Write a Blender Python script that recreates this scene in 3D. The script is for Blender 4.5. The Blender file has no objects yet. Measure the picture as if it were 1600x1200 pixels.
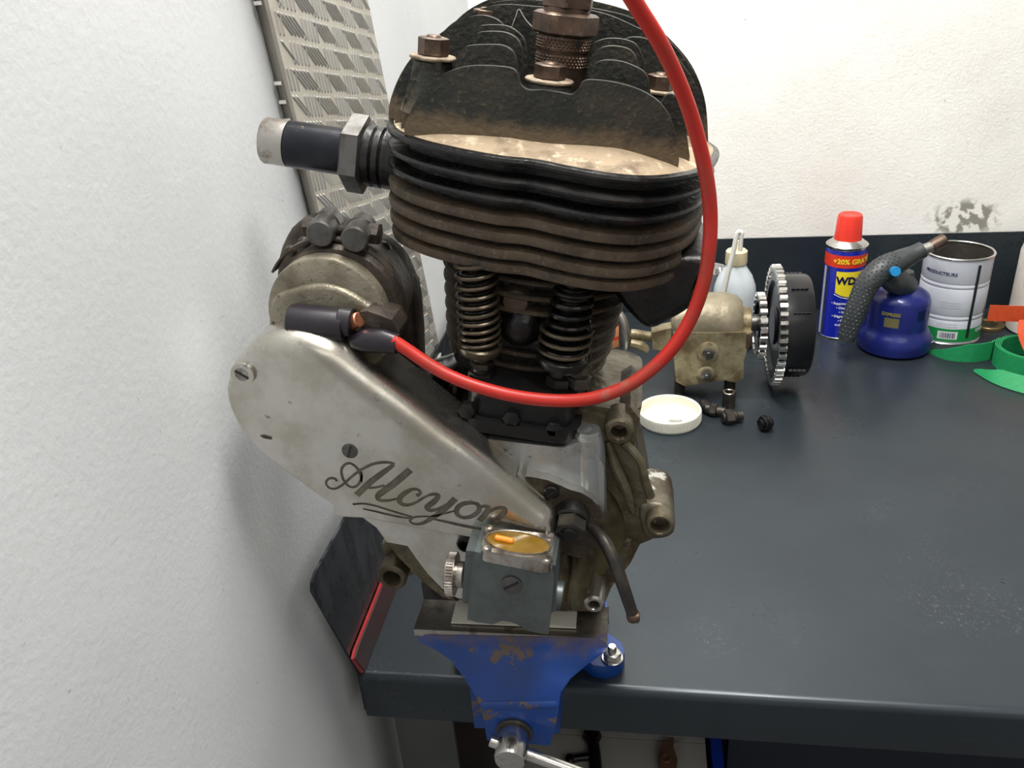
import bpy, bmesh, math, random
import numpy as np
from mathutils import Vector, Matrix
random.seed(4)
S = bpy.context.scene
COL = S.collection
# ---------------------------------------------------------------- camera
F = 1300.0
def nrm(v):
    v = np.array(v, float); return v/np.linalg.norm(v)
_dn = nrm([200, 2600, F]); _x = np.array([8611., 100., -F]); _x = nrm(_x-_dn*_x.dot(_dn)); _z = -_dn; _y = np.cross(_z, _x)
R3 = np.array([_x, _y, _z]); CAM = np.array([0, 0, .49])
cam_d = bpy.data.cameras.new('camera'); cam_d.sensor_width = 36; cam_d.lens = F/1600*36; cam_d.clip_start = .02
cam = bpy.data.objects.new('camera', cam_d); COL.objects.link(cam)
cr, cu, cb = R3@np.array([1, 0, 0]), R3@np.array([0, -1, 0]), R3@np.array([0, 0, -1])
cam.matrix_world = Matrix(((cr[0], cu[0], cb[0], 0), (cr[1], cu[1], cb[1], 0), (cr[2], cu[2], cb[2], .49), (0, 0, 0, 1)))
S.camera = cam
# ---------------------------------------------------------------- world, lights, exposure
S.view_settings.view_transform = 'Standard'; S.view_settings.look = 'None'; S.view_settings.gamma = 1
S.view_settings.use_curve_mapping = False; S.view_settings.exposure = 0.2
w = bpy.data.worlds.new('world'); S.world = w; w.use_nodes = True
w.node_tree.nodes['Background'].inputs[0].default_value = (1, .97, .93, 1)
w.node_tree.nodes['Background'].inputs[1].default_value = .26
def area(name, loc, target, sx, sy, power, color):
    l = bpy.data.lights.new(name, 'AREA'); l.shape = 'RECTANGLE'; l.size = sx; l.size_y = sy; l.energy = power; l.color = color
    o = bpy.data.objects.new(name, l); COL.objects.link(o); o.location = loc
    o.rotation_euler = (Vector(target)-Vector(loc)).to_track_quat('-Z', 'Y').to_euler(); return o
area('ceiling_tube_light', (.08, .50, 1.42), (.12, .52, 0), 1.1, .18, 26, (1, .975, .93))
area('room_fill', (.7, -.8, 1.40), (-.1, .6, .15), 1.2, .5, 3.5, (1, .96, .9))  # fill added from behind the camera, not a lamp of the workshop
# ---------------------------------------------------------------- helpers
def ray(px, py): return R3@np.array([px-800, py-600, F])
def at(px, py, y=None, z=None, x=None):          # a point seen at (px, py), on the plane y=, z= or x=
    d = ray(px, py)
    t = (y-CAM[1])/d[1] if y is not None else (z-CAM[2])/d[2] if z is not None else (x-CAM[0])/d[0]
    return Vector(CAM+d*t)
TH = math.radians(9.5)
EX = np.array([math.cos(TH), 0, -math.sin(TH)]); EZ = np.array([math.sin(TH), 0, math.cos(TH)])
EO = np.array(at(800, 800, y=.43))
def E(px, py, y=None, z=None):                   # the same in the engine's own (tilted) frame
    d = ray(px, py); o = CAM-EO
    de = (d@EX, d[1], d@EZ); oe = (o@EX, o[1], o@EZ)
    t = (y-oe[1])/de[1] if y is not None else (z-oe[2])/de[2]
    return Vector([oe[i]+de[i]*t for i in range(3)])
def obj(name, bm, mat, parent=None, ang=35, smooth=True, loc=None):
    bmesh.ops.recalc_face_normals(bm, faces=bm.faces[:])
    me = bpy.data.meshes.new(name); bm.to_mesh(me); bm.free()
    if smooth:
        me.polygons.foreach_set('use_smooth', [True]*len(me.polygons)); me.set_sharp_from_angle(angle=math.radians(ang))
    for m in (mat if isinstance(mat, (list, tuple)) else [mat]): me.materials.append(m)
    o = bpy.data.objects.new(name, me); COL.objects.link(o)
    if parent: o.parent = parent
    return o
def center(o):                                    # put a mesh thing's origin at its base
    me = o.data; n = len(me.vertices); co = np.empty(n*3); me.vertices.foreach_get('co', co); co = co.reshape(-1, 3)
    c = (co.min(0)+co.max(0))/2; c[2] = co[:, 2].min()
    co -= c; me.vertices.foreach_set('co', co.ravel()); o.location = Vector(c)+o.location
    return o
def tag(o, label=None, cat=None, group=None, kind=None):
    if label: o['label'] = label
    if cat: o['category'] = cat
    if group: o['group'] = group
    if kind: o['kind'] = kind
    return o
def empty(name, loc, label, cat, rot=(0, 0, 0), group=None):
    o = bpy.data.objects.new(name, None); COL.objects.link(o); o.location = loc; o.rotation_euler = rot; o.empty_display_size = .02
    return tag(o, label, cat, group)
def B(): return bmesh.new()
def bev(bm, w_, seg=2, ang=30):
    es = [e for e in bm.edges if len(e.link_faces) == 2 and e.calc_face_angle(0) > math.radians(ang)]
    if es: bmesh.ops.bevel(bm, geom=es, offset=w_, segments=seg, affect='EDGES', profile=.5, clamp_overlap=True)
    return bm
def prism(bm, pts, vec):
    a = [bm.verts.new(p) for p in pts]; b = [bm.verts.new(Vector(p)+Vector(vec)) for p in pts]; n = len(a)
    bm.faces.new(a); bm.faces.new(b[::-1])
    for i in range(n): bm.faces.new((a[i], b[i], b[(i+1) % n], a[(i+1) % n]))
    return bm
def box(bm, x0, x1, y0, y1, z0, z1):
    return prism(bm, [(x0, y0, z0), (x1, y0, z0), (x1, y0, z1), (x0, y0, z1)], (0, y1-y0, 0))
def basis(ax):
    ax = Vector(ax).normalized(); u = ax.orthogonal().normalized()
    for c in (Vector((1, 0, 0)), Vector((0, 0, 1))):
        if abs(ax.dot(c)) < .9: u = (c-ax*ax.dot(c)).normalized(); break
    return ax, u, ax.cross(u)
def lathe(bm, prof, org, ax=(0, 0, 1), n=40, closed=False, ph=0, wob=None):
    ax, u, v = basis(ax); org = Vector(org); rings = []
    for k, (r, h) in enumerate(prof):
        if r < 1e-7: rings.append([bm.verts.new(org+ax*h)]); continue
        ring = []
        for i in range(n):
            a = 2*math.pi*i/n+ph; rr = r*(wob(a, k) if wob else 1)
            ring.append(bm.verts.new(org+ax*h+(u*math.cos(a)+v*math.sin(a))*rr))
        rings.append(ring)
    m = len(rings)
    for k in range(m if closed else m-1):
        A, C = rings[k], rings[(k+1) % m]
        if len(A) == 1 and len(C) == 1: continue
        for i in range(n):
            j = (i+1) % n
            if len(A) == 1: bm.faces.new((A[0], C[i], C[j]))
            elif len(C) == 1: bm.faces.new((A[i], C[0], A[j]))
            else: bm.faces.new((A[i], C[i], C[j], A[j]))
    if not closed:
        if len(rings[0]) > 1: bm.faces.new(rings[0])
        if len(rings[-1]) > 1: bm.faces.new(rings[-1])
    return bm
def cyl(bm, a, b, r, n=32, c=.0006, r2=None):
    a, b = Vector(a), Vector(b); h = (b-a).length; r2 = r if r2 is None else r2
    return lathe(bm, [(0, 0), (r-c, 0), (r, c), (r2, h-c), (r2-c, h), (0, h)], a, b-a, n)
def ringp(bm, org, ax, ro, ri, h, n=36, c=.0005):  # hollow ring / washer
    return lathe(bm, [(ri, 0), (ro-c, 0), (ro, c), (ro, h-c), (ro-c, h), (ri+c, h), (ri, h-c)], org, ax, n, closed=True)
def hexa(bm, org, ax, r, h, ph=0, c=.12):
    return lathe(bm, [(0, 0), (r*(1-c), 0), (r, r*c*.6), (r, h-r*c*.6), (r*(1-c), h), (0, h)], org, ax, 6, ph=ph)
def cat(pts, n=8, closed=False):
    pts = [np.array(p, float) for p in pts]; m = len(pts); out = []
    for i in range(m if closed else m-1):
        p0 = pts[(i-1) % m] if closed or i > 0 else pts[0]; p1 = pts[i]; p2 = pts[(i+1) % m]
        p3 = pts[(i+2) % m] if closed or i+2 < m else pts[-1]
        for k in range(n):
            t = k/n
            out.append(.5*((2*p1)+(p2-p0)*t+(2*p0-5*p1+4*p2-p3)*t*t+(-p0+3*p1-3*p2+p3)*t**3))
    if not closed: out.append(pts[-1])
    return out
def tube(bm, pts, rad, n=14, cap=True, up=None):
    pts = [Vector(p) for p in pts]; m = len(pts)
    rad = [rad]*m if np.isscalar(rad) else list(np.interp(np.linspace(0, 1, m), np.linspace(0, 1, len(rad)), rad))
    t = (pts[1]-pts[0]).normalized(); u = t.orthogonal().normalized(); rings = []
    for i in range(m):
        t2 = (pts[min(i+1, m-1)]-pts[max(i-1, 0)]).normalized()
        u = (u-t2*u.dot(t2)).normalized(); v = t2.cross(u)
        rings.append([bm.verts.new(pts[i]+(u*math.cos(2*math.pi*k/n)+v*math.sin(2*math.pi*k/n))*rad[i]) for k in range(n)])
    for i in range(m-1):
        for k in range(n): bm.faces.new((rings[i][k], rings[i][(k+1) % n], rings[i+1][(k+1) % n], rings[i+1][k]))
    if cap: bm.faces.new(rings[0]); bm.faces.new(rings[-1][::-1])
    return bm
def area2(p): return sum(p[i][0]*p[(i+1) % len(p)][1]-p[(i+1) % len(p)][0]*p[i][1] for i in range(len(p)))/2
def inset(pts, d):                                 # 2D outline moved inwards, d a number or list
    n = len(pts); s = 1 if area2(pts) > 0 else -1; out = []
    for i in range(n):
        a = np.array(pts[(i+1) % n])-np.array(pts[i-1]); L = np.linalg.norm(a)+1e-12
        nr = np.array([-a[1], a[0]])/L*s
        out.append(np.array(pts[i])+nr*(d[i] if hasattr(d, '__len__') else d))
    return out
def loft(bm, rings, cap0=True, cap1=True):
    rr = [[bm.verts.new(p) for p in r] for r in rings]; n = len(rr[0])
    for a, b in zip(rr, rr[1:]):
        for i in range(n): bm.faces.new((a[i], b[i], b[(i+1) % n], a[(i+1) % n]))
    if cap0: bm.faces.new(rr[0])
    if cap1: bm.faces.new(rr[-1][::-1])
    return bm
def domed(bm, out, yf, yb, rad, seg=5, depthf=1.0):  # plate facing -y with a rounded rim; out = [(x,z)], rad per point
    n = len(out); rad = rad if hasattr(rad, '__len__') else [rad]*n; rings = []
    rings.append([(p[0], yb, p[1]) for p in out])
    for k in range(seg+1):
        a = math.pi/2*k/seg; ins = inset(out, [r*(1-math.cos(a)) for r in rad])
        rings.append([(q[0], yf+r*depthf*(1-math.sin(a)), q[1]) for q, r in zip(ins, rad)])
    return loft(bm, rings)
def poly(pxs, y, n=0):                              # engine outline from points, smoothed if n
    p = [E(a, b, y=y) for a, b in pxs]; p = [(q[0], q[2]) for q in p]
    return [tuple(q) for q in cat(p, n, True)] if n else p
def slab(pxs, yf, yb, n=0, r=.001, seg=3):
    o = poly(pxs, yf, n); b = B()
    if n: domed(b, o, yf, yb, r, seg)
    else: prism(b, [(p[0], yf, p[1]) for p in o], (0, yb-yf, 0)); bev(b, r, 2)
    return b
def text(body, size, ext=.0002, align='CENTER', spacing=1.0, bold=.012):
    c = bpy.data.curves.new('t', 'FONT'); c.body = body; c.size = size; c.extrude = ext; c.align_x = align; c.align_y = 'CENTER'; c.space_character = spacing; c.offset = size*bold
    c.resolution_u = 3
    o = bpy.data.objects.new('t', c); COL.objects.link(o)
    dg = bpy.context.evaluated_depsgraph_get(); me = bpy.data.meshes.new_from_object(o.evaluated_get(dg))
    bpy.data.objects.remove(o); b = B(); b.from_mesh(me); bpy.data.meshes.remove(me); return b
def wrap(bm, r, phi, z, sx=1):                      # flat mesh (x,y) wrapped on a vertical cylinder of radius r, facing angle phi (0 = -y)
    for v in bm.verts:
        a = phi+v.co.x*sx/r; rr = r+.0003+v.co.z
        v.co = Vector((math.sin(a)*rr, -math.cos(a)*rr, z+v.co.y))
    return bm
def grid_patch(x0, x1, y0, y1, n=24):
    b = B(); vs = [[b.verts.new((x0+(x1-x0)*i/n, y, 0)) for i in range(n+1)] for y in (y0, y1)]
    for i in range(n): b.faces.new((vs[0][i], vs[0][i+1], vs[1][i+1], vs[1][i]))
    return b
def joinbm(*bms):
    b = B()
    for q in bms:
        me = bpy.data.meshes.new('tmp'); q.to_mesh(me); q.free(); b.from_mesh(me); bpy.data.meshes.remove(me)
    return b
# ---------------------------------------------------------------- materials
def mat(name, c1, c2=None, sc=40, lo=.4, hi=.65, rough=.5, metal=0, bump=0, bsc=None, rough2=None, c3=None, sc3=200, lo3=.6, hi3=.7, metal2=None, detail=6, stretch=None, coat=0, spec=.5, trans=0, alpha=1):
    m = bpy.data.materials.new(name); m.use_nodes = True; nt = m.node_tree; N = nt.nodes; L = nt.links
    p = N['Principled BSDF']; p.inputs['Roughness'].default_value = rough; p.inputs['Metallic'].default_value = metal
    p.inputs['Base Color'].default_value = (*c1, 1); p.inputs['Coat Weight'].default_value = coat; p.inputs['Specular IOR Level'].default_value = spec
    p.inputs['Transmission Weight'].default_value = trans
    tc = N.new('ShaderNodeTexCoord'); src = tc.outputs['Object']
    if stretch:
        mp = N.new('ShaderNodeMapping'); mp.inputs['Scale'].default_value = stretch; L.new(src, mp.inputs[0]); src = mp.outputs[0]
    def noise(scale, lo_, hi_):
        n_ = N.new('ShaderNodeTexNoise'); n_.inputs['Scale'].default_value = scale; n_.inputs['Detail'].default_value = detail; n_.inputs['Roughness'].default_value = .62
        L.new(src, n_.inputs['Vector']); r = N.new('ShaderNodeMapRange'); r.inputs[1].default_value = lo_; r.inputs[2].default_value = hi_
        L.new(n_.outputs[0], r.inputs[0]); return n_, r
    if c2:
        n_, r = noise(sc, lo, hi); mx = N.new('ShaderNodeMix'); mx.data_type = 'RGBA'; mx.inputs[6].default_value = (*c1, 1); mx.inputs[7].default_value = (*c2, 1)
        L.new(r.outputs[0], mx.inputs[0]); out = mx.outputs[2]
        if rough2 is not None:
            rr = N.new('ShaderNodeMapRange'); rr.inputs[3].default_value = rough; rr.inputs[4].default_value = rough2; L.new(r.outputs[0], rr.inputs[0]); L.new(rr.outputs[0], p.inputs['Roughness'])
        if metal2 is not None:
            rr = N.new('ShaderNodeMapRange'); rr.inputs[3].default_value = metal; rr.inputs[4].default_value = metal2; L.new(r.outputs[0], rr.inputs[0]); L.new(rr.outputs[0], p.inputs['Metallic'])
        if c3:
            n3, r3 = noise(sc3, lo3, hi3); m3 = N.new('ShaderNodeMix'); m3.data_type = 'RGBA'; m3.inputs[7].default_value = (*c3, 1)
            L.new(out, m3.inputs[6]); L.new(r3.outputs[0], m3.inputs[0]); out = m3.outputs[2]
        L.new(out, p.inputs['Base Color'])
    if bump:
        n_ = N.new('ShaderNodeTexNoise'); n_.inputs['Scale'].default_value = bsc or sc*4; n_.inputs['Detail'].default_value = 8; L.new(src, n_.inputs['Vector'])
        bp = N.new('ShaderNodeBump'); bp.inputs['Strength'].default_value = bump; bp.inputs['Distance'].default_value = .002; L.new(n_.outputs[0], bp.inputs['Height']); L.new(bp.outputs[0], p.inputs['Normal'])
    return m
M = {}
M['steel'] = mat('bare_steel', (.42, .40, .37), (.16, .13, .10), 90, .5, .7, .32, .95, rough2=.55, bump=.1)
M['bright'] = mat('bright_steel', (.66, .65, .62), (.35, .32, .28), 60, .55, .7, .2, 1, rough2=.4)
M['darksteel'] = mat('dark_steel', (.055, .052, .05), (.11, .09, .065), 70, .45, .7, .38, .7, rough2=.6, bump=.15)
M['brownsteel'] = mat('brown_oxidised_steel', (.15, .10, .072), (.07, .05, .04), 90, .4, .65, .42, .65, bump=.12, c3=(.3, .24, .17), sc3=160, lo3=.6, hi3=.75)
M['blackiron'] = mat('oily_black_iron', (.006, .006, .007), (.02, .018, .015), 50, .45, .7, .27, .2, bump=.25, bsc=260, rough2=.45)
M['castiron'] = mat('black_cast_iron', (.018, .021, .019), (.046, .042, .031), 45, .4, .68, .55, .25, bump=.5, bsc=330, c3=(.11, .085, .05), sc3=330, lo3=.58, hi3=.7)
def dusty(m, z0, z1, col):
    nt = m.node_tree; N = nt.nodes; L = nt.links; p = N['Principled BSDF']; src = p.inputs['Base Color'].links[0].from_socket
    tc = N.new('ShaderNodeTexCoord'); sx = N.new('ShaderNodeSeparateXYZ'); L.new(tc.outputs['Object'], sx.inputs[0])
    n_ = N.new('ShaderNodeTexNoise'); n_.inputs['Scale'].default_value = 120; n_.inputs['Detail'].default_value = 6; L.new(tc.outputs['Object'], n_.inputs['Vector'])
    r = N.new('ShaderNodeMapRange'); r.inputs[1].default_value = z1; r.inputs[2].default_value = z0; L.new(sx.outputs['Z'], r.inputs[0])
    a = N.new('ShaderNodeMath'); a.operation = 'MULTIPLY_ADD'; L.new(n_.outputs[0], a.inputs[0]); a.inputs[1].default_value = 1.2; a.inputs[2].default_value = -.6
    b_ = N.new('ShaderNodeMath'); b_.operation = 'ADD'; L.new(r.outputs[0], b_.inputs[0]); L.new(a.outputs[0], b_.inputs[1])
    c_ = N.new('ShaderNodeMapRange'); c_.inputs[1].default_value = .35; c_.inputs[2].default_value = .95; c_.inputs[4].default_value = .75; L.new(b_.outputs[0], c_.inputs[0])
    mx = N.new('ShaderNodeMix'); mx.data_type = 'RGBA'; L.new(c_.outputs[0], mx.inputs[0]); L.new(src, mx.inputs[6]); mx.inputs[7].default_value = (*col, 1); L.new(mx.outputs[2], p.inputs['Base Color'])
dusty(M['castiron'], .238, .250, (.17, .125, .075))
M['bluejaw'] = mat('chipped_blue_jaw_paint', (.002, .050, .27), (.002, .036, .20), 30, .4, .7, .36, 0, bump=.12, bsc=120, c3=(.12, .08, .06), sc3=34, lo3=.60, hi3=.61, coat=.15)
dusty(M['bluejaw'], .121, .098, (.13, .085, .06))
M['browniron'] = mat('dusty_brown_iron', (.098, .072, .046), (.034, .026, .019), 42, .45, .68, .62, .1, bump=.35, bsc=420, c3=(.17, .125, .085), sc3=300, lo3=.56, hi3=.72)
M['dust'] = mat('tan_dust_on_iron', (.34, .26, .17), (.13, .09, .055), 34, .5, .66, .75, 0, bump=.5, bsc=300, c3=(.62, .52, .38), sc3=120, lo3=.55, hi3=.7)
M['alloy'] = mat('polished_cast_alloy', (.62, .605, .56), (.46, .43, .36), 28, .4, .65, .21, .97, rough2=.33, bump=.04, bsc=200, c3=(.22, .19, .14), sc3=120, lo3=.66, hi3=.74)
M['alloy2'] = mat('dull_cast_alloy', (.46, .48, .49), (.24, .22, .17), 26, .52, .7, .34, .85, rough2=.5, bump=.2, c3=(.09, .07, .045), sc3=130, lo3=.62, hi3=.72)
M['oilyalloy'] = mat('oily_brown_alloy', (.17, .145, .095), (.06, .042, .022), 36, .42, .62, .38, .5, rough2=.5, bump=.4, bsc=180, c3=(.3, .27, .2), sc3=150, lo3=.6, hi3=.75)
M['olivealloy'] = mat('olive_stained_alloy', (.14, .12, .06), (.055, .036, .018), 30, .42, .62, .33, .45, bump=.3, bsc=150, c3=(.27, .19, .06), sc3=40, lo3=.58, hi3=.75)
M['greyalloy'] = mat('matt_grey_die_casting', (.15, .175, .175), (.10, .115, .11), 45, .42, .65, .42, .6, bump=.08)
M['magalloy'] = mat('grimy_magneto_alloy', (.29, .265, .205), (.15, .13, .09), 55, .42, .66, .42, .6, bump=.22, bsc=600, c3=(.07, .055, .035), sc3=260, lo3=.6, hi3=.7)
M['magiron'] = mat('brown_painted_magneto_iron', (.045, .036, .028), (.10, .080, .058), 60, .45, .7, .5, .35, bump=.35, bsc=260)
M['gunmetal'] = mat('gunmetal', (.15, .145, .14), (.085, .08, .07), 70, .45, .65, .38, .8, bump=.08)
M['blackrub'] = mat('black_bakelite', (.010, .008, .014), (.02, .016, .02), 60, .4, .7, .3, 0, bump=.04)
M['grime'] = mat('dark_grime', (.05, .042, .03), (.10, .085, .06), 200, .4, .7, .7, .2)
M['groove'] = mat('grimy_engraving', (.14, .125, .10), (.22, .20, .165), 160, .4, .7, .6, .6, bump=.1)
M['copper'] = mat('copper', (.55, .22, .12), (.3, .12, .07), 200, .4, .7, .4, .8)
M['redcable'] = mat('red_rubber_cable', (.50, .022, .014), (.34, .05, .03), 45, .5, .75, .42, 0, bump=.05, c3=(.25, .17, .12), sc3=60, lo3=.64, hi3=.8)
M['amber'] = mat('amber_oil_glass', (.19, .10, .008), (.26, .16, .02), 90, .4, .65, .12, 0, coat=.6)
M['orangefloat'] = mat('orange_float', (.9, .30, .02), rough=.4)
M['nickel'] = mat('worn_nickel', (.50, .46, .42), (.26, .22, .18), 120, .45, .65, .26, .95, bump=.08)
M['washer'] = mat('dusty_washer', (.34, .27, .19), (.14, .10, .07), 120, .45, .62, .7, 0, bump=.4, bsc=400)
M['recess'] = mat('painted_dark_recess', (.045, .035, .022), (.10, .08, .05), 60, .45, .65, .45, .3, bump=.4, bsc=200)  # shade of a hollow put into the colour of the flat tappet cover front
M['basedark'] = mat('wet_black_base', (.007, .007, .008), (.016, .014, .011), 60, .45, .7, .42, 0, bump=.2, bsc=200, spec=.35)
M['lug'] = mat('scraped_oily_alloy', (.19, .165, .12), (.07, .05, .03), 36, .42, .62, .4, .5, rough2=.5, bump=.35, bsc=180, c3=(.75, .74, .70), sc3=55, lo3=.60, hi3=.66)
M['bench'] = None
M['blue'] = mat('chipped_blue_paint', (.002, .050, .27), (.002, .036, .20), 30, .4, .7, .36, 0, bump=.12, bsc=120, c3=(.12, .08, .06), sc3=30, lo3=.55, hi3=.56, coat=.15)
M['white'] = mat('white_paint', (.72, .72, .68), rough=.5)
M['card'] = mat('white_card', (.78, .77, .68), (.66, .64, .55), 40, .4, .8, .8)
M['redpaint'] = mat('red_paint', (.42, .012, .016), (.25, .012, .014), 40, .4, .7, .35, bump=.05)
M['redbrown'] = mat('worn_red_brown_paint', (.13, .035, .035), (.085, .055, .052), 30, .4, .65, .38, .1, bump=.08)
# ---------------------------------------------------------------- setting
def plaster(name, c1, c2, stain=None, bs=1.0):
    m = bpy.data.materials.new(name); m.use_nodes = True; nt = m.node_tree; N = nt.nodes; L = nt.links
    p = N['Principled BSDF']; p.inputs['Roughness'].default_value = .75; p.inputs['Specular IOR Level'].default_value = .25
    g = N.new('ShaderNodeNewGeometry'); pos = g.outputs['Position']
    def ns(scale, det=6, lo=.4, hi=.6):
        n_ = N.new('ShaderNodeTexNoise'); n_.inputs['Scale'].default_value = scale; n_.inputs['Detail'].default_value = det; L.new(pos, n_.inputs['Vector'])
        r = N.new('ShaderNodeMapRange'); r.inputs[1].default_value = lo; r.inputs[2].default_value = hi; L.new(n_.outputs[0], r.inputs[0]); return n_.outputs[0], r.outputs[0]
    def mix(a, b, f):
        mx = N.new('ShaderNodeMix'); mx.data_type = 'RGBA'
        for s, v in ((6, a), (7, b)):
            if isinstance(v, tuple): mx.inputs[s].default_value = (*v, 1)
            else: L.new(v, mx.inputs[s])
        L.new(f, mx.inputs[0]); return mx.outputs[2]
    _, a = ns(6, 5, .42, .66); col = mix(c1, c2, a)
    _, sp = ns(190, 3, .73, .80); col = mix(col, (.45, .41, .34), sp)
    if stain:
        d = N.new('ShaderNodeVectorMath'); d.operation = 'SUBTRACT'; L.new(pos, d.inputs[0]); d.inputs[1].default_value = stain[0]
        s_ = N.new('ShaderNodeVectorMath'); s_.operation = 'MULTIPLY'; L.new(d.outputs[0], s_.inputs[0]); s_.inputs[1].default_value = stain[1]
        ln = N.new('ShaderNodeVectorMath'); ln.operation = 'LENGTH'; L.new(s_.outputs[0], ln.inputs[0])
        r = N.new('ShaderNodeMapRange'); r.inputs[1].default_value = 1; r.inputs[2].default_value = .2; L.new(ln.outputs['Value'], r.inputs[0])
        _, q = ns(75, 5, .46, .58); mu = N.new('ShaderNodeMath'); mu.operation = 'MULTIPLY'; L.new(r.outputs[0], mu.inputs[0]); L.new(q, mu.inputs[1])
        m2 = N.new('ShaderNodeMath'); m2.operation = 'MULTIPLY'; m2.use_clamp = True; L.new(mu.outputs[0], m2.inputs[0]); m2.inputs[1].default_value = 2.2
        col = mix(col, (.30, .29, .26), m2.outputs[0])
    L.new(col, p.inputs['Base Color'])
    h1, _ = ns(18, 6); h2, _ = ns(300, 6)
    ad = N.new('ShaderNodeMath'); ad.operation = 'MULTIPLY_ADD'; L.new(h1, ad.inputs[0]); ad.inputs[1].default_value = 1.6; L.new(h2, ad.inputs[2])
    bp = N.new('ShaderNodeBump'); bp.inputs['Strength'].default_value = .45*bs; bp.inputs['Distance'].default_value = .003; L.new(ad.outputs[0], bp.inputs['Height']); L.new(bp.outputs[0], p.inputs['Normal'])
    return m
YB = 1.225
stp = at(1507, 341, y=YB)
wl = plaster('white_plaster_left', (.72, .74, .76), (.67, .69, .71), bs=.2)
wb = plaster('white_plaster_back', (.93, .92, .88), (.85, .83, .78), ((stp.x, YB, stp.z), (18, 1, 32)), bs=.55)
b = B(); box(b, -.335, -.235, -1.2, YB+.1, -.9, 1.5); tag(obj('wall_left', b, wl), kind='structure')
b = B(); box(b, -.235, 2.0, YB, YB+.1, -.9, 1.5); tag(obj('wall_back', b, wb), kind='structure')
b = B(); box(b, -.335, 2.0, -1.2, YB+.1, -1.0, -.9); tag(obj('floor', b, mat('grey_concrete', (.22, .21, .2), (.15, .145, .14), 6, rough=.7, bump=.2)), kind='structure')
b = B(); box(b, -.335, 2.0, -1.2, YB+.1, 1.5, 1.6); tag(obj('ceiling', b, mat('white_ceiling', (.8, .8, .78), rough=.8)), kind='structure')

# ---------------------------------------------------------------- workbench
bm_ = mat('dark_blue_grey_steel_paint', (.036, .047, .056), (.025, .033, .042), 7, .35, .7, .26, .35, rough2=.38, bump=.02, bsc=60)
nt = bm_.node_tree; N = nt.nodes; L = nt.links; p = N['Principled BSDF']   # scratches and scuffs
vo = N.new('ShaderNodeTexCoord'); base = p.inputs['Base Color'].links[0].from_socket
ns1 = N.new('ShaderNodeTexNoise'); ns1.inputs['Scale'].default_value = 5.5; ns1.inputs['Detail'].default_value = 3; L.new(vo.outputs['Object'], ns1.inputs['Vector'])
mr1 = N.new('ShaderNodeMapRange'); mr1.inputs[1].default_value = .56; mr1.inputs[2].default_value = .72; L.new(ns1.outputs[0], mr1.inputs[0])
wv = N.new('ShaderNodeTexWave'); wv.inputs['Scale'].default_value = 22; wv.inputs['Distortion'].default_value = 22; wv.inputs['Detail'].default_value = 5; wv.inputs['Detail Scale'].default_value = 6; L.new(vo.outputs['Object'], wv.inputs['Vector'])
mr2 = N.new('ShaderNodeMapRange'); mr2.inputs[1].default_value = .965; mr2.inputs[2].default_value = 1.0; L.new(wv.outputs['Fac'], mr2.inputs[0])
ns2 = N.new('ShaderNodeTexNoise'); ns2.inputs['Scale'].default_value = 260; L.new(vo.outputs['Object'], ns2.inputs['Vector'])
mr3 = N.new('ShaderNodeMapRange'); mr3.inputs[1].default_value = .45; mr3.inputs[2].default_value = .7; L.new(ns2.outputs[0], mr3.inputs[0])
m1 = N.new('ShaderNodeMath'); m1.operation = 'MULTIPLY'; L.new(mr1.outputs[0], m1.inputs[0]); L.new(mr2.outputs[0], m1.inputs[1])
m2_ = N.new('ShaderNodeMath'); m2_.operation = 'MULTIPLY'; L.new(m1.outputs[0], m2_.inputs[0]); L.new(mr3.outputs[0], m2_.inputs[1])
mx = N.new('ShaderNodeMix'); mx.data_type = 'RGBA'; L.new(m2_.outputs[0], mx.inputs[0]); L.new(base, mx.inputs[6]); mx.inputs[7].default_value = (.35, .34, .32, 1); L.new(mx.outputs[2], p.inputs['Base Color'])
M['bench'] = bm_
XL, YF = -.2205, .458
bench = empty('workbench', (.6, .84, -.9), 'dark blue-grey sheet steel workbench with raised back and side edges', 'workbench')
def bobj(name, b, m, par=bench, **k):
    o = obj(name, b, m, **k); o.parent = par
    o.matrix_parent_inverse = Matrix.Translation(-Vector((.6, .84, -.9))) if par is bench else Matrix(); return o
# top: rolled front edge and deep apron, swept along X
prof = [(YB-.01, -.004), (YB-.01, 0)] + [(YF+.007-.007*math.sin(a), -.007+.007*math.cos(a)) for a in np.linspace(0, math.pi/2, 8)] + [(YF, -.044), (YF+.002, -.046), (YF+.02, -.046), (YF+.02, -.043), (YF+.006, -.043), (YF+.006, -.01), (YF+.01, -.004)]
b = B(); prism(b, [(XL, y, z) for y, z in prof], (1.9, 0, 0)); bobj('bench_top', b, M['bench'])
darkpanel = mat('black_steel_greasy', (.016, .019, .022), (.075, .085, .09), 16, .46, .60, .25, .3, rough2=.5, stretch=(1, 2.2, 1), c3=(.008, .008, .009), sc3=22, lo3=.5, hi3=.62)
b = B(); box(b, XL, XL+1.9, YB-.008, YB-.005, 0, .113); bev(b, .0008); bobj('back_upstand', b, M['bench'])
b = B(); prism(b, [(XL-.002, YF+.002, -.04), (XL-.002, YF+.002, 0), (XL-.002, .415, .122), (XL-.002, .418, .1275), (XL-.002, .426, .130), (XL-.002, YB-.008, .120), (XL-.002, YB-.008, -.04)], (.002, 0, 0)); bobj('side_upstand', b, darkpanel)
legm = mat('grey_green_leg_paint', (.07, .078, .074), (.05, .055, .052), 20, rough=.5, bump=.1)
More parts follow.
